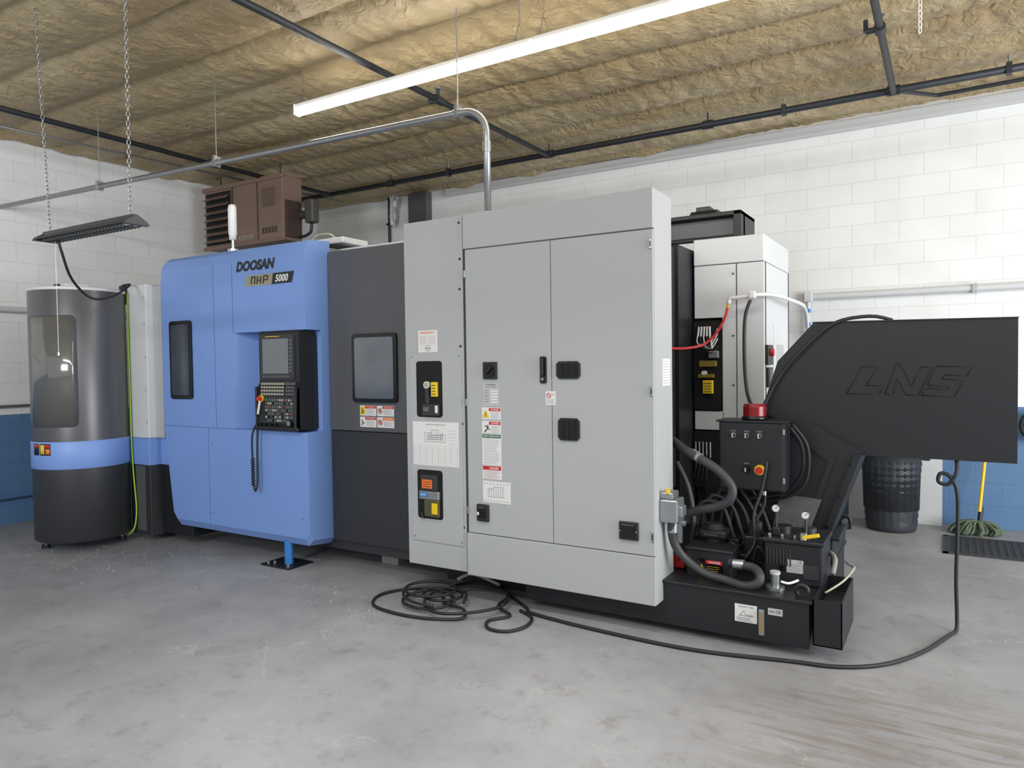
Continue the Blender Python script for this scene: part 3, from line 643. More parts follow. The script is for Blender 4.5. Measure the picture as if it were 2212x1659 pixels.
# ---------------------------------------------------------------- air hose and pipes to wall
bb=B(); bb.tube([(-1.84,5.3,1.70),(-1.80,5.6,1.70),(-1.70,5.78,1.73),(-1.60,5.8,1.82),(-1.53,5.8,1.94),(-1.505,5.8,2.03)],0.011,REDH); bb.cyl((-1.507,5.8,2.02),(-1.499,5.8,2.045),0.014,YEL)
bb.done('air_hose',label='red rubber air hose with brass fitting beside the cabinet',cat='hose')
bb=B(); bb.tube([(-1.497,5.8,2.05),(-1.49,5.8,2.09),(-1.45,5.8,2.095),(-1.36,5.8,2.10),(-1.27,5.82,2.11),(-1.18,5.95,2.11),(-1.14,6.4,2.10),(-1.13,7.0,2.08),(-1.2,7.6,1.98),(-1.24,7.86,1.93)],0.017,WHITEP); bb.box(-1.34,-1.29,5.77,5.83,2.08,2.14,WHITEP,0.01)
bb.done('air_pipe',label='white plastic air pipe reaching over to the block wall',cat='pipe')
bb=B(); bb.tube([(-1.32,5.76,2.07),(-1.36,5.76,1.95),(-1.37,5.76,1.75),(-1.36,5.74,1.5),(-1.33,5.7,1.33),(-1.27,5.6,1.24)],0.014,RUBG)
bb.done('cable',label='grey flexible cable drooping in front of the rear cabinet',cat='cable')
bb=B(); bb.cyl((-1.24,WY-0.06,2.24),(4.5,WY-0.06,2.24),0.032,LGREY2); bb.cyl((-1.24,WY-0.06,2.27),(-1.24,WY-0.06,1.80),0.02,LGREY2); bb.box(-1.28,-1.20,WY-0.1,WY,2.19,2.29,LGREY2,0.01)
for x in (0.2,1.6): bb.box(x-0.02,x+0.02,WY-0.1,WY,2.2,2.28,STEEL)
bb.cyl((-1.24,WY-0.06,2.08),(-1.24,WY-0.06,2.12),0.023,BLUEC); bb.cyl((-1.24,WY-0.06,1.94),(-1.24,WY-0.06,1.98),0.023,BLUEC)
bb.done('wall_pipe',label='pale painted air pipe fixed along the block wall',cat='pipe')
bb=B()
bb.cyl((WX+0.05,-1,2.23),(WX+0.05,6.5,2.23),0.03,LGREY2); bb.done('wall_pipe',label='pale pipe fixed along the block wall',cat='pipe')
bb=B(); bb.cyl((WX+0.04,-1,1.23),(WX+0.04,4.5,1.23),0.015,STEEL); bb.done('wall_conduit',label='thin steel conduit above the blue wall band',cat='conduit')
bb=B(); bb.cyl((WX+0.05,-1,0.29),(WX+0.05,4.5,0.29),0.022,BLUEW); bb.done('wall_conduit',label='blue painted conduit low on the wall',cat='conduit')

# ---------------------------------------------------------------- COOLANT TANK
ct=empty('coolant_tank',(-1.5,4.8,0),'low black steel coolant tank with pumps and hoses','coolant tank')
bb=B()
bb.box(-2.38,-0.63,4.05,5.54,0.05,0.30,BLACK,0.006); bb.box(-2.44,-0.615,4.035,5.55,0.298,0.315,BLACK,0.004)
bb.box(-2.46,-2.38,4.06,5.4,0.17,0.30,BLACK,0.004)
bb.box(-0.95,-0.62,4.9,5.52,0.31,0.46,BLACK,0.01); bb.box(-0.98,-0.58,4.88,5.55,0.455,0.48,BLACK,0.005)
bb.box(-1.4,-1.1,5.0,5.3,0.315,0.33,CHAR)
tb=bb.done('tank_body',ct)
for x,y in ((-0.75,4.2),(-2.2,4.2),(-0.75,5.4),(-1.5,4.2)):
    bb=B(); bb.box(x-0.05,x+0.05,y-0.04,y+0.04,0.03,0.06,BLACK); bb.cyl((x-0.02,y,0.028),(x+0.02,y,0.028),0.028,RUB,n=16); bb.done('caster',tb)
bb=B()
x0,x1,y0,y1,z0,z1=-0.612,-0.47,4.04,4.55,0.085,0.33
bb.box(x0,x1,y0,y0+0.006,z0,z1,BLACK); bb.box(x0,x1,y1-0.006,y1,z0,z1,BLACK); bb.box(x0,x0+0.006,y0,y1,z0,z1,BLACK); bb.box(x1-0.006,x1,y0,y1,z0,z1,BLACK); bb.box(x0,x1,y0,y1,z0,z0+0.006,BLACK); bb.box(x0+0.01,x1-0.01,y0+0.01,y1-0.01,z0+0.15,z0+0.16,CHAR)
bb.done('catch_tray',ct,'open black steel box hung on the tank end')
bb=B(); bb.plate(-1.021,-0.90,0.143,0.242,4.049,WPAPER,0.002); bb.text('COOLANT TANK',-1.0,-0.92,0.225,0.234,4.0462,INK)
bb.tube([(-0.99,4.046,0.18),(-0.97,4.046,0.21),(-0.96,4.046,0.185),(-0.92,4.046,0.185)],0.001,INK,n=4,sm=1); bb.plate(-1.0,-0.92,0.178,0.18,4.047,INK,0.0006); lines(bb,-1.01,-0.92,0.148,0.17,4,4.047,INKL)
bb.done('instruction_label',ct)
bb=B(); bb.plate(-0.842,-0.766,0.208,0.245,4.049,GPAPER,0.002); bb.text('OK',-0.80,-0.772,0.219,0.238,4.0462,INK); bb.plate(-0.835,-0.807,0.222,0.232,4.047,INKL,0.0006); bb.done('inspection_label',ct)
bb=B(); bb.box(-0.89,-0.86,4.03,4.05,0.09,0.232,STEEL,0.004); bb.box(-0.882,-0.868,4.022,4.032,0.105,0.215,mat('gauge_amber',(150,120,80),0.2)); bb.done('sight_gauge',ct,'metal coolant level sight gauge')
for (x,y,z) in ((-0.675,4.10,0.315),(-0.60,5.35,0.46)):
    bb=B(); cc=[(x+0.03*math.cos(t*math.pi/8),y,z+0.035+0.03*math.sin(t*math.pi/8)) for t in range(16)]
    bb.tube(cc,0.013,BLACK,closed=True,sm=1); bb.box(x-0.035,x+0.035,y-0.012,y+0.012,z-0.02,z+0.015,BLACK); bb.done('lifting_eye',ct)
bb=B(); bb.box(-1.352,-1.083,4.22,4.40,0.24,0.478,BLACK,0.01); bb.box(-1.36,-1.075,4.21,4.41,0.465,0.485,BLACK,0.006)
jb=bb.done('junction_box',ct,'black junction box with warning label')
bb=B(); bb.plate(-1.285,-1.13,0.30,0.42,4.219,BLACKG,0.002); bb.plate(-1.235,-1.135,0.395,0.417,4.217,RED,0.001); bb.text('DANGER',-1.215,-1.145,0.399,0.413,4.2155,WPAPER,bold=0.02); bb.prism([(-1.28,0.345),(-1.235,0.345),(-1.2575,0.39)],4.2155,4.217,YEL); lines(bb,-1.225,-1.14,0.31,0.385,6,4.217,YEL); bb.done('warning_label',jb)
bb=B()
bb.box(-0.915,-0.60,4.30,4.62,0.315,0.55,BLACK,0.012); bb.box(-0.92,-0.59,4.28,4.64,0.55,0.575,BLACK,0.006)
for k in range(8): bb.box(-0.90+k*0.018,-0.892+k*0.018,4.294,4.30,0.42,0.52,CHAR)
bb.box(-0.7,-0.62,4.292,4.30,0.36,0.44,CHAR); bb.plate(-0.79,-0.70,0.385,0.46,4.297,GPAPER)
lines(bb,-0.785,-0.71,0.39,0.44,5,4.2945); bb.text('CE',-0.73,-0.71,0.443,0.453,4.2945,INK); bb.plate(-0.835,-0.80,0.39,0.45,4.297,BLACKG)
for k in range(4): bb.cyl((-0.89+k*0.07,4.33,0.575),(-0.89+k*0.07,4.33,0.595),0.011,CHROME,n=10)
bb.cyl((-0.84,4.45,0.575),(-0.84,4.45,0.62),0.05,BLACK); bb.cyl((-0.70,4.5,0.575),(-0.70,4.5,0.61),0.04,CHAR)
bb.done('oil_cooler_unit',ct,'black pump unit with grille and rating label')
bb=B(); bb.cyl((-1.25,4.45,0.315),(-1.25,4.45,0.52),0.06,BLACK); bb.box(-1.33,-1.16,4.38,4.52,0.50,0.56,BLACK,0.02); bb.cyl((-1.25,4.45,0.56),(-1.25,4.45,0.59),0.075,BLACK,r1=0.05)
for k in range(4): bb.cyl((-1.25,4.45,0.36+k*0.035),(-1.25,4.45,0.375+k*0.035),0.07,CHAR)
bb.text('GRUNDFOS',-1.29,-1.21,0.525,0.535,4.379,INKL); bb.done('pump',ct,'black coolant pump with finned motor')
for (x,y,z) in ((-0.86,4.35,0.735),(-0.69,4.30,0.72)):
    bb=B(); bb.cyl((x,y+0.025,z),(x,y,z),0.022,CHROME); bb.cyl((x,y,z),(x,y-0.002,z),0.018,WPAPER); bb.tube([(x,y-0.003,z),(x+0.012,y-0.003,z+0.012)],0.0015,INK,n=4,sm=1); bb.cyl((x,y+0.02,z-0.02),(x,y+0.02,z-0.12),0.008,CHAR); bb.box(x-0.02,x+0.02,y,y+0.04,z-0.16,z-0.11,BLACK,0.006); bb.done('pressure_gauge',ct,'small round pressure gauge with white face')
bb=B(); bb.box(-0.70,-0.61,4.255,4.275,0.60,0.62,YEL,0.004,M=Matrix.Translation((-0.66,0,0.61))@Matrix.Rotation(-0.25,4,'Y')@Matrix.Translation((0.66,0,-0.61))); bb.cyl((-0.70,4.30,0.58),(-0.70,4.30,0.62),0.02,CHROME); bb.done('ball_valve',ct,'chrome ball valve with yellow lever')
bb=B(); bb.cyl((-0.83,4.18,0.315),(-0.83,4.18,0.33),0.05,STEEL); bb.cyl((-0.83,4.18,0.33),(-0.83,4.18,0.40),0.024,STEEL); bb.cyl((-0.83,4.18,0.40),(-0.83,4.18,0.415),0.028,GPAPER); bb.tube([(-0.80,4.18,0.36),(-0.76,4.2,0.35),(-0.72,4.25,0.36)],0.007,WHITEP); bb.done('level_switch',ct,'small steel level switch')
bb=B(); bb.box(-1.46,-1.39,4.3,4.4,0.32,0.40,RED,0.008); bb.tube([(-1.42,4.3,0.38),(-1.36,4.28,0.42),(-1.33,4.3,0.33)],0.012,RED); bb.cyl((-1.46,4.3,0.62),(-1.38,4.3,0.60),0.02,STEEL); bb.box(-1.43,-1.40,4.28,4.31,0.48,0.60,STEEL,0.003); bb.done('valve_block',ct,'red valve block with steel fittings')
bb=B()
bb.tube([(-1.62,4.5,1.10),(-1.50,4.4,1.10),(-1.40,4.32,1.06),(-1.28,4.28,1.01),(-1.17,4.26,0.95),(-1.09,4.26,0.86),(-1.10,4.26,0.78),(-1.18,4.27,0.73),(-1.28,4.28,0.70),(-1.38,4.3,0.66),(-1.43,4.32,0.60)],0.026,RUBG,n=12,sm=12,ridge=0.08); bb.cyl((-1.34,4.31,1.035),(-1.28,4.28,1.01),0.031,STEEL)
bb.done('coolant_hose',ct,'thick grey corrugated hose')
bb=B()
bb.tube([(-1.38,4.06,0.62),(-1.385,4.08,0.54),(-1.37,4.1,0.46),(-1.32,4.13,0.38),(-1.22,4.15,0.31),(-1.10,4.15,0.285),(-0.98,4.12,0.275),(-0.91,4.12,0.30),(-0.90,4.14,0.34),(-0.94,4.18,0.365),(-1.02,4.2,0.37),(-1.09,4.22,0.37)],0.024,RUBG,n=12,sm=12,ridge=0.1); bb.cyl((-1.06,4.2,0.37),(-1.0,4.2,0.372),0.029,STEEL)
bb.v=[Vector((v.x,v.y-0.02,v.z+0.055)) for v in bb.v]
bb.done('coolant_hose',ct,'grey corrugated hose looping over the tank top')
random.seed(3)
bb=B()
for k in range(11):
    x=-1.45+0.055*k; y=4.4+0.03*(k%4)
    bb.tube([(x,y,0.33),(x+0.05,y-0.05,0.42+0.04*(k%3)),(x+0.12,y,0.38),(x+0.2,y+0.05,0.34)],0.009,RUB,n=6)
for k in range(5):
    x=-1.43+0.05*k; y=4.62+0.04*k
    bb.tube([(x,y,0.36),(x+0.0,y-0.02,0.55),(x+0.06,y,0.68+0.04*k),(x+0.18,y+0.03,0.66),(x+0.25,y,0.5),(x+0.32,y-0.05,0.36)],0.014,RUB,n=8)
bb.box(-1.42,-1.12,4.55,4.75,0.315,0.48,BLACK,0.01); bb.box(-1.08,-0.96,4.5,4.62,0.315,0.52,BLACK,0.01)
bb.cyl((-1.02,4.56,0.52),(-1.02,4.56,0.60),0.04,CHAR)
bb.tube([(-1.5,4.5,0.95),(-1.42,4.48,0.8),(-1.38,4.46,0.6),(-1.40,4.45,0.42)],0.018,RUBG)
bb.tube([(-0.55,4.9,0.33),(-0.50,4.7,0.36),(-0.46,4.5,0.40),(-0.50,4.35,0.36),(-0.58,4.25,0.31)],0.006,CREAM)
bb.tube([(-0.60,4.6,0.45),(-0.56,4.5,0.44),(-0.56,4.4,0.38)],0.014,BLOCK)
bb.tube([(-0.95,4.56,0.98),(-0.98,4.54,0.8),(-1.02,4.5,0.65),(-1.0,4.45,0.5),(-1.05,4.4,0.40)],0.01,RUB)
bb.done('cable_bundle',ct,'tangle of black cables on the tank top')

# ---------------------------------------------------------------- CHIP CONVEYOR
cv=empty('chip_conveyor',(-0.9,5.1,0.3),'black inclined chip conveyor with a big boxy discharge hood','chip conveyor')
bb=B()
hp=[(-0.736,1.83),(-0.953,1.591),(-1.047,1.294),(-0.58,1.005),(0.33,0.998),(0.33,1.815)]
bb.prism(hp,4.9,5.4,BLACK)
bb.prism([(-0.74,1.83),(0.33,1.815),(0.335,1.822),(-0.742,1.837)],4.89,5.41,BLACK)
hd=bb.done('discharge_hood',cv,'black sheet metal hood with angular end')
bb=B()
def pl(u,v): return (-0.540+(u-1830)*0.002426, 1.537-(v-795)*0.00262)
def poly(pp):
    y=4.8985; pts=[pl(*q) for q in pp]
    for i in range(len(pts)):
        a=pts[i]; b_=pts[(i+1)%len(pts)]
        bb.tube([(a[0],y,a[1]),(b_[0],y,b_[1])],0.003,DARK,n=4,sm=1)
poly([(1866,790),(1900,790),(1874,834),(1914,834),(1904,854),(1828,854)])
poly([(1916,854),(1943,781),(1957,798),(1975,834),(1994,792),(2018,792),(1990,855),(1962,855),(1944,818),(1934,854)])
poly([(2026,790),(2102,792),(2090,812),(2044,810),(2039,818),(2084,822),(2064,858),(1996,856),(2005,840),(2049,842),(2053,836),(2008,832)])
bb.done('embossed_logo',hd,'engraved outline letters')
bb=B()
bb.prism([(-0.449,1.03),(-0.675,0.38),(-0.70,0.32),(-1.40,0.32),(-1.42,0.75),(-1.25,0.95),(-1.03,1.27),(-0.75,1.20)],4.85,5.35,BLACK)
bb.prism([(-0.455,1.01),(-0.68,0.38),(-0.72,0.38),(-0.495,1.01)],4.835,5.36,BLACK)
bb.prism([(-1.05,1.28),(-1.01,1.28),(-0.60,0.98),(-0.81,0.35),(-0.84,0.35),(-0.64,0.96)],4.835,4.86,BLACK)
bb.prism([(-1.35,0.75),(-1.0,0.36),(-1.04,0.36),(-1.38,0.70)],4.835,4.86,BLACK)
bb.prism([(-0.925,0.735),(-0.68,0.72),(-0.76,0.49),(-0.975,0.50)],4.82,4.85,DUSTY)
for (x,z) in ((-0.52,0.95),(-0.58,0.75),(-0.65,0.55)): bb.cyl((x,4.83,z),(x,4.85,z),0.01,BLACKG,n=8)
bb.done('inclined_body',cv,'black sloped conveyor chute with side rails')
bb=B(); bb.box(-1.254,-0.858,4.60,4.80,0.785,1.212,BLACK,0.006); bb.box(-1.245,-0.867,4.592,4.602,0.795,1.203,BLACK,0.003); bb.box(-1.27,-0.845,4.59,4.82,1.21,1.222,BLACK,0.003)
for z in (1.14,0.84): bb.box(-0.866,-0.852,4.585,4.605,z,z+0.035,STEEL,0.003)
bb.box(-1.1,-0.95,4.8,4.86,0.9,1.1,BLACK)
kb=bb.done('control_box',cv,'black control box with knobs and stop button')
for (x,z) in ((-1.161,1.129),(-1.081,1.129),(-1.003,1.129),(-1.082,0.918)):
    bb=B(); r=0.017 if z>1 else 0.026
    bb.cyl((x,4.592,z),(x,4.584,z),r,STEEL if z>1 else BLACKG); bb.cyl((x,4.584,z),(x,4.565,z),r*0.75,BLACKG); bb.box(x-0.003,x+0.003,4.556,4.566,z-0.012,z+0.012,GPAPER); bb.plate(x-0.016,x+0.016,z+r+0.006,z+r+0.014,4.5915,KEYG,0.001); bb.done('selector_knob',kb)
bb=B(); bb.cyl((-1.001,4.592,0.918),(-1.001,4.582,0.918),0.032,YEL); bb.cyl((-1.001,4.582,0.918),(-1.001,4.555,0.918),0.02,RED,r1=0.022); bb.done('emergency_stop_button',kb,'red mushroom button on yellow disc')
bb=B(); bb.lathe([(0.0,0),(0.078,0),(0.078,0.02),(0.07,0.025)],(-1.05,4.68,1.222),BLACKG,n=28); bb.lathe([(0.069,0.02)]+[(0.072 if k%2 else 0.067,0.025+k*0.008) for k in range(9)]+[(0.064,0.1),(0.0,0.103)],(-1.05,4.68,1.222),DRED,n=28); bb.done('beacon_lamp',kb,'red ribbed beacon lamp')
bb=B()
bb.tube([(-0.30,5.0,1.835),(-0.42,4.92,1.86),(-0.62,4.88,1.82),(-0.80,4.86,1.66),(-0.93,4.86,1.50),(-1.02,4.84,1.32),(-1.03,4.82,1.23)],0.011,RUB)
bb.tube([(-0.84,4.7,1.18),(-0.78,4.72,1.08),(-0.77,4.74,0.95),(-0.80,4.76,0.85),(-0.9,4.78,0.75),(-1.15,4.78,0.70),(-1.22,4.8,0.76)],0.012,RUB,ridge=0.1,sm=8)
bb.tube([(-0.83,4.7,1.20),(-0.75,4.72,1.08),(-0.74,4.74,0.93),(-0.78,4.76,0.8),(-0.9,4.78,0.72),(-1.1,4.8,0.67)],0.011,RUB)
bb.tube([(-1.0,4.7,0.785),(-1.0,4.7,0.68),(-1.06,4.66,0.55),(-1.12,4.6,0.42)],0.011,RUB); bb.cyl((-1.0,4.7,0.785),(-1.0,4.7,0.745),0.018,CHROME)
bb.done('conduit_cable',cv,'black flexible cables around the control box')

# cable from hood to floor
bb=B()
fl=0.011
bb.tube([(0.04,4.93,1.0),(0.04,4.9,0.93),(0.0,4.9,0.86),(-0.05,4.9,0.87),(-0.04,4.9,0.92),(0.01,4.9,0.90),(0.045,4.9,0.80),(0.045,4.9,0.55),(0.04,4.9,0.3),(0.045,4.9,0.08),(0.04,4.87,fl),(0.0,4.75,fl),(-0.12,4.42,fl),(-0.28,4.15,fl),(-0.48,4.0,fl),(-0.72,3.95,fl),(-1.2,3.85,fl),(-1.77,3.86,fl),(-2.25,3.92,fl),(-2.35,4.0,fl),(-2.7,4.25,fl)],0.011,RUB,sm=6)
bb.done('power_cable',label='long black power cable hanging from the hood onto the floor',cat='cable')
bb=B()
bb.tube([(-2.35,3.93,fl),(-2.22,3.85,fl),(-2.18,3.70,fl),(-2.24,3.58,fl),(-2.36,3.57,fl),(-2.43,3.68,fl),(-2.36,3.82,fl),(-2.5,3.9,fl*2.2),(-2.55,4.1,fl*2),(-2.75,4.28,fl),(-2.98,4.25,fl),(-3.02,4.05,fl),(-2.88,3.82,fl),(-2.65,3.72,fl*3),(-2.6,3.62,fl),(-2.8,3.52,fl),(-3.05,3.50,fl),(-3.27,3.56,fl),(-3.36,3.75,fl),(-3.25,3.95,fl),(-3.0,3.98,fl*3),(-2.85,3.88,fl*3),(-2.78,3.7,fl*3),(-2.9,3.6,fl*3),(-3.08,3.64,fl*3),(-3.14,3.8,fl*3),(-3.0,3.95,fl*5),(-2.8,3.95,fl*5),(-2.7,3.8,fl*4)],0.0105,RUB,sm=6)
bb.done('power_cable',label='coiled black power cable lying on the concrete floor',cat='cable')
bb=B(); cc=[(-2.72+0.27*math.cos(t*math.pi/8),3.86+0.29*math.sin(t*math.pi/8),0.045+0.008*math.sin(t)) for t in range(18)]
bb.tube(cc,0.010,RUB,sm=3); cc=[(-2.95+0.22*math.cos(t*math.pi/8+0.3),3.75+0.15*math.sin(t*math.pi/8),0.06) for t in range(14)]; bb.tube(cc,0.010,RUB,sm=3)
cc=[(-2.92+0.14*math.cos(t*math.pi/8),3.86+0.12*math.sin(t*math.pi/8),0.045) for t in range(17)]; bb.tube(cc,0.010,RUB,sm=3)
cc=[(-3.02+0.18*math.cos(t*math.pi/8+1),3.86+0.16*math.sin(t*math.pi/8+1),0.07) for t in range(17)]; bb.tube(cc,0.010,RUB,sm=3)
bb.tube([(-2.98,4.12,0.07),(-2.9,4.2,0.1),(-2.7,4.24,0.04)],0.012,CREAM)
bb.done('power_cable',label='coiled black power cable lying on the concrete floor',cat='cable')

# ---------------------------------------------------------------- overhead pipes
def runpipe(name,pts,r,m,label,cat,extra=None,sm=1):
    bb=B(); bb.tube(pts,r,m,n=14,sm=sm)
    if extra: extra(bb)
    return bb.done(name,label=label,cat=cat)
def ex(bb):
    for x in (-6.0,-3.74,-2.0,-0.41,1.5):
        bb.cyl((x-0.05,7.0,3.88),(x+0.05,7.0,3.88),0.042,IRON); bb.cyl((x,7.0,3.9),(x,7.0,4.05),0.008,IRON)
    for x in (-5.1,-1.3,0.4): bb.cyl((x,7.0,3.88),(x,7.0,4.0),0.008,STEEL); bb.box(x-0.02,x+0.02,6.965,7.035,3.84,3.93,IRON)
    bb.cyl((-0.41,7.0,3.88),(-0.1,7.6,3.96),0.018,IRON); bb.cyl((-0.1,7.6,3.96),(3,7.55,3.98),0.018,IRON)
runpipe('sprinkler_pipe',[(WX+0.1,7.0,3.88),(4.5,7.0,3.88)],0.031,IRON,'dark iron sprinkler main pipe hung under the insulated ceiling','pipe',ex)
for (x,ys) in ((-3.74,(5.0,)),(-0.41,(5.6,)),(-7.0,(5.2,))):
    def ex2(bb,x=x,ys=ys):
        for y in ys:
            bb.cyl((x,y-0.05,3.86),(x,y+0.05,3.86),0.036,IRON); bb.cyl((x,y,3.86),(x,y,3.95),0.015,IRON); bb.cyl((x,y,3.95),(x+0.0,y,3.96),0.03,STEEL)
            bb.cyl((x-0.09,y,3.86),(x,y,3.86),0.02,IRON); bb.cyl((x-0.09,y,3.86),(x-0.09,y,3.94),0.015,IRON)
    runpipe('sprinkler_pipe',[(x,-1.0,3.86),(x,6.965,3.86)],0.026,IRON,'dark iron sprinkler branch pipe under the insulated ceiling','pipe',ex2)
runpipe('ceiling_conduit',[(-7.9,0,3.9),(-7.6,4,3.9),(-7.3,7.5,3.9)],0.012,STEEL,'thin grey conduit under the insulated ceiling','conduit')
s0=Vector((-2.60,4.0,2.585)); e0=Vector((-8.33,3.64,3.28)); d=(e0-Vector((-2.60,4.0,3.28))).normalized()
top=Vector((-2.60,4.0,3.28)); R_=0.17; pts=[s0,Vector((-2.60,4.0,3.28-R_))]
for i in range(1,9):
    a=math.pi/2*i/8; pts.append(Vector((-2.60,4.0,3.28-R_))+d*(R_*(1-math.cos(a)))+Vector((0,0,R_*math.sin(a))))
pts.append(e0)
bb=B(); bb.tube(pts,0.023,STEEL,n=14,sm=1)
bb.cyl((-2.60,4.0,2.99),(-2.60,4.0,3.06),0.029,STEEL); bb.cyl((-2.60,4.0,2.588),(-2.60,4.0,2.60),0.035,STEEL)
for t in (0.22,2.55,4.1):
    q=top+d*t; bb.cyl(q-d*0.03,q+d*0.03,0.028,STEEL); bb.box(q.x-0.012,q.x+0.012,q.y-0.03,q.y+0.03,q.z-0.035,q.z+0.05,STEEL); bb.cyl(q,(q.x,q.y,4.04),0.004,STEEL,n=6)
bb.done('electrical_conduit',label='bent galvanised steel conduit rising from the cabinet top',cat='conduit')

# ---------------------------------------------------------------- lights in view
def chainmesh(bb,p0,p1,m=STEEL,link=0.03):
    p0=Vector(p0);p1=Vector(p1); L_=(p1-p0).length; n=int(L_/(link*0.8)); d=(p1-p0).normalized()
    a=d.orthogonal().normalized(); b_=d.cross(a)
    for i in range(n):
        c=p0+d*(L_*(i+0.5)/n); s_=a if i%2 else b_
        pts=[c+d*(link*0.5*math.cos(t*math.pi/4))+s_*(link*0.28*math.sin(t*math.pi/4)) for t in range(8)]
        bb.tube(pts,link*0.075,m,n=4,closed=True,sm=1)
LY,LZ=4.17,3.68
for k,(xa,xb) in enumerate(((-4.56,-2.342),(-2.338,-0.1))):
    bb=B(); bb.box(xa,xb,LY-0.03,LY+0.03,LZ+0.012,LZ+0.05,TUBEW,0.008)
    if k==0: bb.box(xa,xa+0.015,LY-0.036,LY+0.036,LZ-0.04,LZ+0.05,TUBEW,0.006)
    else: bb.box(xb-0.015,xb,LY-0.036,LY+0.036,LZ-0.04,LZ+0.05,TUBEW,0.006)
    h=empty('tube_light',((xa+xb)/2,LY,LZ),'long glowing white tube light hung on chains','light',group='linked tube lights')
    bb.done('housing',h)
    bb=B(); bb.cyl((xa+(0.015 if k==0 else 0),LY,LZ-0.006),(xb-(0.015 if k==1 else 0),LY,LZ-0.006),0.036,TUBE); bb.done('glowing_tube',h)
    for x in (xa+0.08,xb-0.1):
        bb=B(); chainmesh(bb,(x,LY,LZ+0.17),(x,LY,4.02),STEEL,0.028); bb.tube([(x-0.04,LY,LZ+0.05),(x,LY,LZ+0.17),(x+0.04,LY,LZ+0.05)],0.003,STEEL,n=4,sm=1)
        bb.done('hanging_chain',h)
h=empty('hanging_shop_light',(-4.68,2.54,2.5),'unlit dark grey shop light fixture hung on two chains','light')
bb=B()
cy=2.54
prof=[(cy+a*0.58,z) for a,z in ((-0.13,2.468),(-0.11,2.482),(-0.04,2.50),(-0.03,2.525),(0.03,2.525),(0.04,2.50),(0.11,2.482),(0.13,2.468),(0.06,2.476),(0.0,2.48),(-0.06,2.476))]
cap=[(cy+a*0.58,z) for a,z in ((-0.135,2.462),(-0.11,2.484),(-0.04,2.508),(0,2.52),(0.04,2.508),(0.11,2.484),(0.135,2.462))]
bb.prismx(prof,-5.21,-4.17,FIXG); bb.prismx(cap,-4.19,-4.15,FIXG); bb.prismx(cap,-5.23,-5.19,FIXG)
bb.done('reflector',h)
bb=B(); 
for y in (2.515,2.565): bb.cyl((-5.19,y,2.468),(-4.19,y,2.468),0.009,GPAPER,n=12)
for k in range(26): bb.box(-5.18+k*0.038,-5.177+k*0.038,2.48,2.60,2.456,2.463,FIXG)
bb.done('lamp_louvre',h)
bb=B(); chainmesh(bb,(-5.15,2.54,2.525),(-5.25,2.54,4.04),STEEL,0.035); bb.done('hanging_chain',h)
bb=B(); chainmesh(bb,(-4.22,2.54,2.525),(-4.21,2.54,4.04),STEEL,0.035); bb.done('hanging_chain',h)
bb=B(); bb.tube([(-5.05,2.54,2.46),(-5.05,2.56,2.38),(-5.2,2.7,2.22),(-5.6,3.05,2.14),(-6.1,3.5,2.22),(-6.35,3.80,2.36),(-6.54,3.84,2.37)],0.009,RUB); bb.done('power_cord',h,'black cord drooping from the fixture')
bb=B(); bb.cyl((-5.13,2.56,2.46),(-5.13,2.56,1.72),0.0015,WHITEP,n=6); bb.cyl((-5.13,2.56,1.72),(-5.13,2.56,1.695),0.004,WHITEP,r1=0.007,n=10); bb.done('pull_cord',h,'white pull cord')
bb=B(); chainmesh(bb,(-0.15,4.9,3.50),(-0.15,4.9,4.02),WHITEP,0.04); bb.done('loose_chain',label='short pale chain dangling from the ceiling',cat='chain')
def scrap(x0,y0,z0,dx,dz,name,label):
    vs=[];fs=[]
    for i in range(9):
        for k in range(12): vs.append((x0+dx*i*(1-0.04*k)+0.012*noise.noise(Vector((i,k*0.6,0))),y0+0.03*noise.noise(Vector((i*0.8,k*0.5,5))),z0-dz*k-0.03*(i%3)))
    for i in range(8):
        for k in range(11): a=i*12+k; fs.append((a,a+12,a+13,a+1))
    bb=B(); bb.raw(vs,fs,PLAS,True); bb.done(name,label=label,cat='plastic sheet')
scrap(-4.86,2.1,4.03,0.016,0.052,'plastic_scrap','torn clear polythene scrap hanging from the ceiling')
scrap(-6.75,7.85,4.0,0.018,0.035,'plastic_scrap','torn pale plastic scrap drooping at the wall top')

# ---------------------------------------------------------------- heater
hh=empty('unit_heater',(-7.3,6.1,3.08),'brown louvred gas unit heater hung near the ceiling','heater')
bb=B(); bb.box(-8.05,-6.63,5.82,6.12,3.08,3.84,BROWN,0.01); bb.box(-8.07,-6.61,5.80,5.83,3.80,3.85,BROWN,0.004); bb.box(-8.07,-6.61,5.80,5.83,3.07,3.11,BROWN,0.004)
bb.box(-7.52,-7.50,5.812,5.83,3.11,3.80,BROWND); bb.box(-7.06,-7.05,5.812,5.83,3.11,3.80,BROWND)
for k in range(9): bb.box(-6.98,-6.75,5.814,5.822,3.50+k*0.025,3.506+k*0.025,BROWND)
for k in range(5): bb.box(-6.98+k*0.055,-6.95+k*0.055,5.814,5.822,3.18,3.25,BROWND)
for x in (-7.9,-6.8): bb.cyl((x,5.95,3.84),(x,5.95,4.02),0.008,IRON)
bb.box(-6.63,-6.60,5.86,6.08,3.12,3.55,BROWND,0.004)
hbdy=bb.done('heater_case',hh)
bb=B(); bb.box(-8.0,-7.55,5.805,5.825,3.13,3.77,DARK)
for k in range(7):
    z=3.15+k*0.088; bb.prismx([(5.75,z),(5.81,z+0.05),(5.815,z+0.045),(5.757,z-0.004)],-7.99,-7.56,BROWN)
bb.done('louvre',hh,'angled air louvres')
bb=B(); bb.text('REZNOR',-7.40,-7.12,3.14,3.19,5.81,CREAM,bold=0.02); bb.done('brand_lettering',hh)
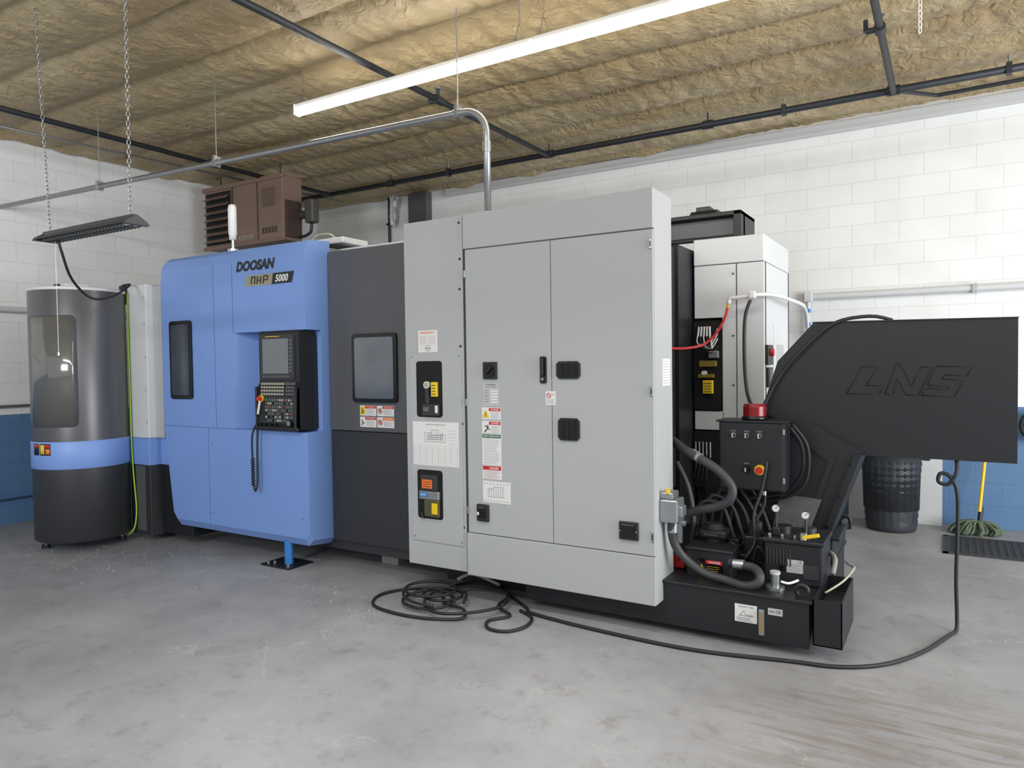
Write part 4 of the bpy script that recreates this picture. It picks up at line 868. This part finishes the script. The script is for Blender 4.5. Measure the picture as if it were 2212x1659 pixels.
bb=B(); bb.cyl((-6.60,6.08,3.40),(-6.45,6.08,3.40),0.05,FLASH); bb.box(-6.47,-6.34,6.0,6.12,3.28,3.56,FLASH,0.02); bb.tube([(-6.40,6.05,3.28),(-6.42,6.05,3.18),(-6.52,6.05,3.14),(-6.62,6.05,3.14)],0.018,IRON); bb.done('flue_pipe',hh,'dull metal flue box and gas pipe')
bb=B(); bb.cyl((-6.85,7.95,2.4),(-6.85,7.95,4.0),0.02,IRON)
for z in (2.8,3.6): bb.box(-6.89,-6.81,7.93,8.0,z,z+0.03,IRON)
bb.done('vertical_pipe',label='thin dark iron pipe standing against the block wall',cat='pipe')
bb=B(); bb.box(-6.45,-6.12,WY-0.12,WY,3.5,3.98,DGREY,0.01); bb.done('duct_cover',label='dark sheet metal vent cover high on the block wall',cat='vent')

# ---------------------------------------------------------------- right background
bb=B(); c=(-0.46,7.58,0)
prof=[(0.0,0.0),(0.20,0.0),(0.212,0.02)]
for k in range(22): prof.append((0.214+0.0018*k+(0.007 if k%2 else 0),0.05+k*0.03))
prof+=[(0.262,0.70),(0.272,0.71),(0.277,0.76),(0.262,0.77),(0.25,0.76),(0.235,0.2),(0,0.2)]
bb.lathe(prof,c,CAN,n=72)
nv=[]
for v in bb.v:
    dx,dy=v.x-c[0],v.y-c[1]; th=math.atan2(dy,dx); r=math.hypot(dx,dy)
    k=1.0
    if 0.06<v.z<0.68 and r>0.2: k=1-0.03*(0.5+0.5*math.cos(th*24))+0.012*noise.noise(Vector((th*3,v.z*9,0)))
    nv.append(Vector((c[0]+dx*k,c[1]+dy*k,v.z)))
bb.v=nv
bb.box(c[0]+0.255,c[0]+0.32,c[1]-0.05,c[1]+0.05,0.66,0.70,CAN,0.01)
bb.done('trash_can',label='ribbed black plastic trash can standing by the blue wall',cat='trash can')
bb=B(); bb.prismx([(7.91,0.0),(7.93,0.0),(7.995,0.68),(7.975,0.68)],-0.86,-0.05,BOARD); bb.done('leaning_board',label='white flat board leaning against the blue wall',cat='board')
mp_=empty('mop',(0.24,7.7,0),'string mop with yellow handle leaning against the wall','mop')
bb=B(); bb.cyl((0.24,7.72,0.20),(0.33,7.95,1.15),0.014,YELH); bb.cyl((0.238,7.71,0.08),(0.255,7.75,0.24),0.02,BLACK); bb.done('handle',mp_)
bb=B()
random.seed(11)
for k in range(110):
    a=random.uniform(0,2*math.pi); r=random.uniform(0.06,0.18); x=0.205+r*math.cos(a)*1.15; y=7.68+r*math.sin(a)*0.7
    y=min(y,7.95)
    bb.tube([(0.235,7.7,0.11),(0.22+(x-0.22)*0.6,7.68+(y-7.68)*0.6,0.10+random.uniform(-0.02,0.02)),(x,y,0.05),(x-0.02,y-0.01,0.012)],0.010,MOP,n=5,sm=3)
bb.done('mop_head',mp_,'grey-green cotton strings')
bb=B(); x0,x1,y0,y1=0.0,0.95,6.85,7.45
nxm,nym=18,12
for i in range(nxm+1): x=x0+(x1-x0)*i/nxm; bb.box(x-0.009,x+0.009,y0,y1,0,0.012,RUBG)
for j in range(nym+1): y=y0+(y1-y0)*j/nym; bb.box(x0,x1,y-0.009,y+0.009,0,0.0125,RUBG)
bb.box(x0-0.04,x0,y0-0.04,y1+0.04,0,0.01,RUBG); bb.box(x0-0.04,x1+0.04,y0-0.04,y0,0,0.01,RUBG); bb.box(x0-0.04,x1+0.04,y1,y1+0.04,0,0.01,RUBG)
bb.done('floor_mat',label='black perforated rubber mat on the concrete floor',cat='mat')
bb=B(); cc=[(0.66+0.10*math.cos(t*math.pi/10),7.90,0.98+0.12*math.sin(t*math.pi/10)) for t in range(20)]
bb.tube(cc,0.022,RUB,closed=True,sm=1); cc=[(0.66+0.06*math.cos(t*math.pi/10),7.88,0.98+0.08*math.sin(t*math.pi/10)) for t in range(20)]; bb.tube(cc,0.018,REDH,closed=True,sm=1); bb.cyl((0.66,7.85,0.98),(0.66,8.0,0.98),0.03,BLACK)
bb.done('hose_reel',label='coiled red and black hose on a wall reel',cat='hose reel')

# chips on the floor
bb=B(); random.seed(5)
for k in range(360):
    x=random.uniform(-7.0,-3.0); y=random.gauss(3.7,0.3)
    if k%6==0: x=random.uniform(-1.5,0.8); y=random.uniform(2.8,4.0)
    if k%2==0: x=random.uniform(-7.2,-5.5); y=random.gauss(3.3,0.3)
    s_=random.uniform(0.003,0.007); a=random.uniform(0,3.1)
    bb.raw([(x+s_*math.cos(a),y+s_*math.sin(a),0.0015),(x+s_*0.5*math.cos(a+1.6),y+s_*0.5*math.sin(a+1.6),0.003),(x-s_*math.cos(a),y-s_*math.sin(a),0.0015),(x-s_*0.4*math.cos(a+1.6),y-s_*0.4*math.sin(a+1.6),0.0005)],[(0,1,2,3)],WPAPER)
bb.done('metal_chips',label='scattered pale metal chips on the concrete floor',cat='metal chips',kind='stuff')

# ---------------------------------------------------------------- lighting
w=bpy.data.worlds.new('World'); SC.world=w; w.use_nodes=True
bg=w.node_tree.nodes['Background']; bg.inputs[0].default_value=(0.94,0.965,1.0,1); bg.inputs[1].default_value=0.6
def area(name,loc,target,sx,sy,power,col=(1,1,1),spread=180):
    l=bpy.data.lights.new(name,'AREA'); l.shape='RECTANGLE'; l.size=sx; l.size_y=sy; l.energy=power; l.color=col; l.spread=math.radians(spread)
    o=bpy.data.objects.new(name,l); COL.objects.link(o); o.location=loc
    o.rotation_euler=(Vector(target)-Vector(loc)).to_track_quat('-Z','Y').to_euler(); return o
area('overhead_fill',(-1.9,1.9,3.85),(-1.9,2.3,0),2.6,0.12,24,(0.98,0.99,1),85)  # added unseen strip light that lays a soft band on the floor
area('overhead_fill',(-2.0,-0.8,3.75),(-2.6,2.6,0.6),5,0.15,88,(0.98,0.99,1))  # added unseen light behind the camera to brighten the machine faces
area('overhead_fill',(1.5,1.0,3.75),(1.0,2.0,0),3,0.15,45,(0.98,0.99,1))  # added unseen overhead fill on the right, no fixture built
area('back_wall_fill',(4.6,4.0,1.9),(-2.5,8.0,2.4),4.5,3.2,440,(0.95,0.98,1))  # area light added out of frame to brighten the back wall, no door built
area('side_panel',(-3.2,-3.0,2.6),(-8.3,4.5,2.9),1.6,1.4,70,(0.95,0.98,1),100)  # off-camera light panel added to brighten the left wall, no window built
SC.view_settings.view_transform='Standard'; SC.view_settings.look='None'; SC.view_settings.exposure=0; SC.view_settings.gamma=1
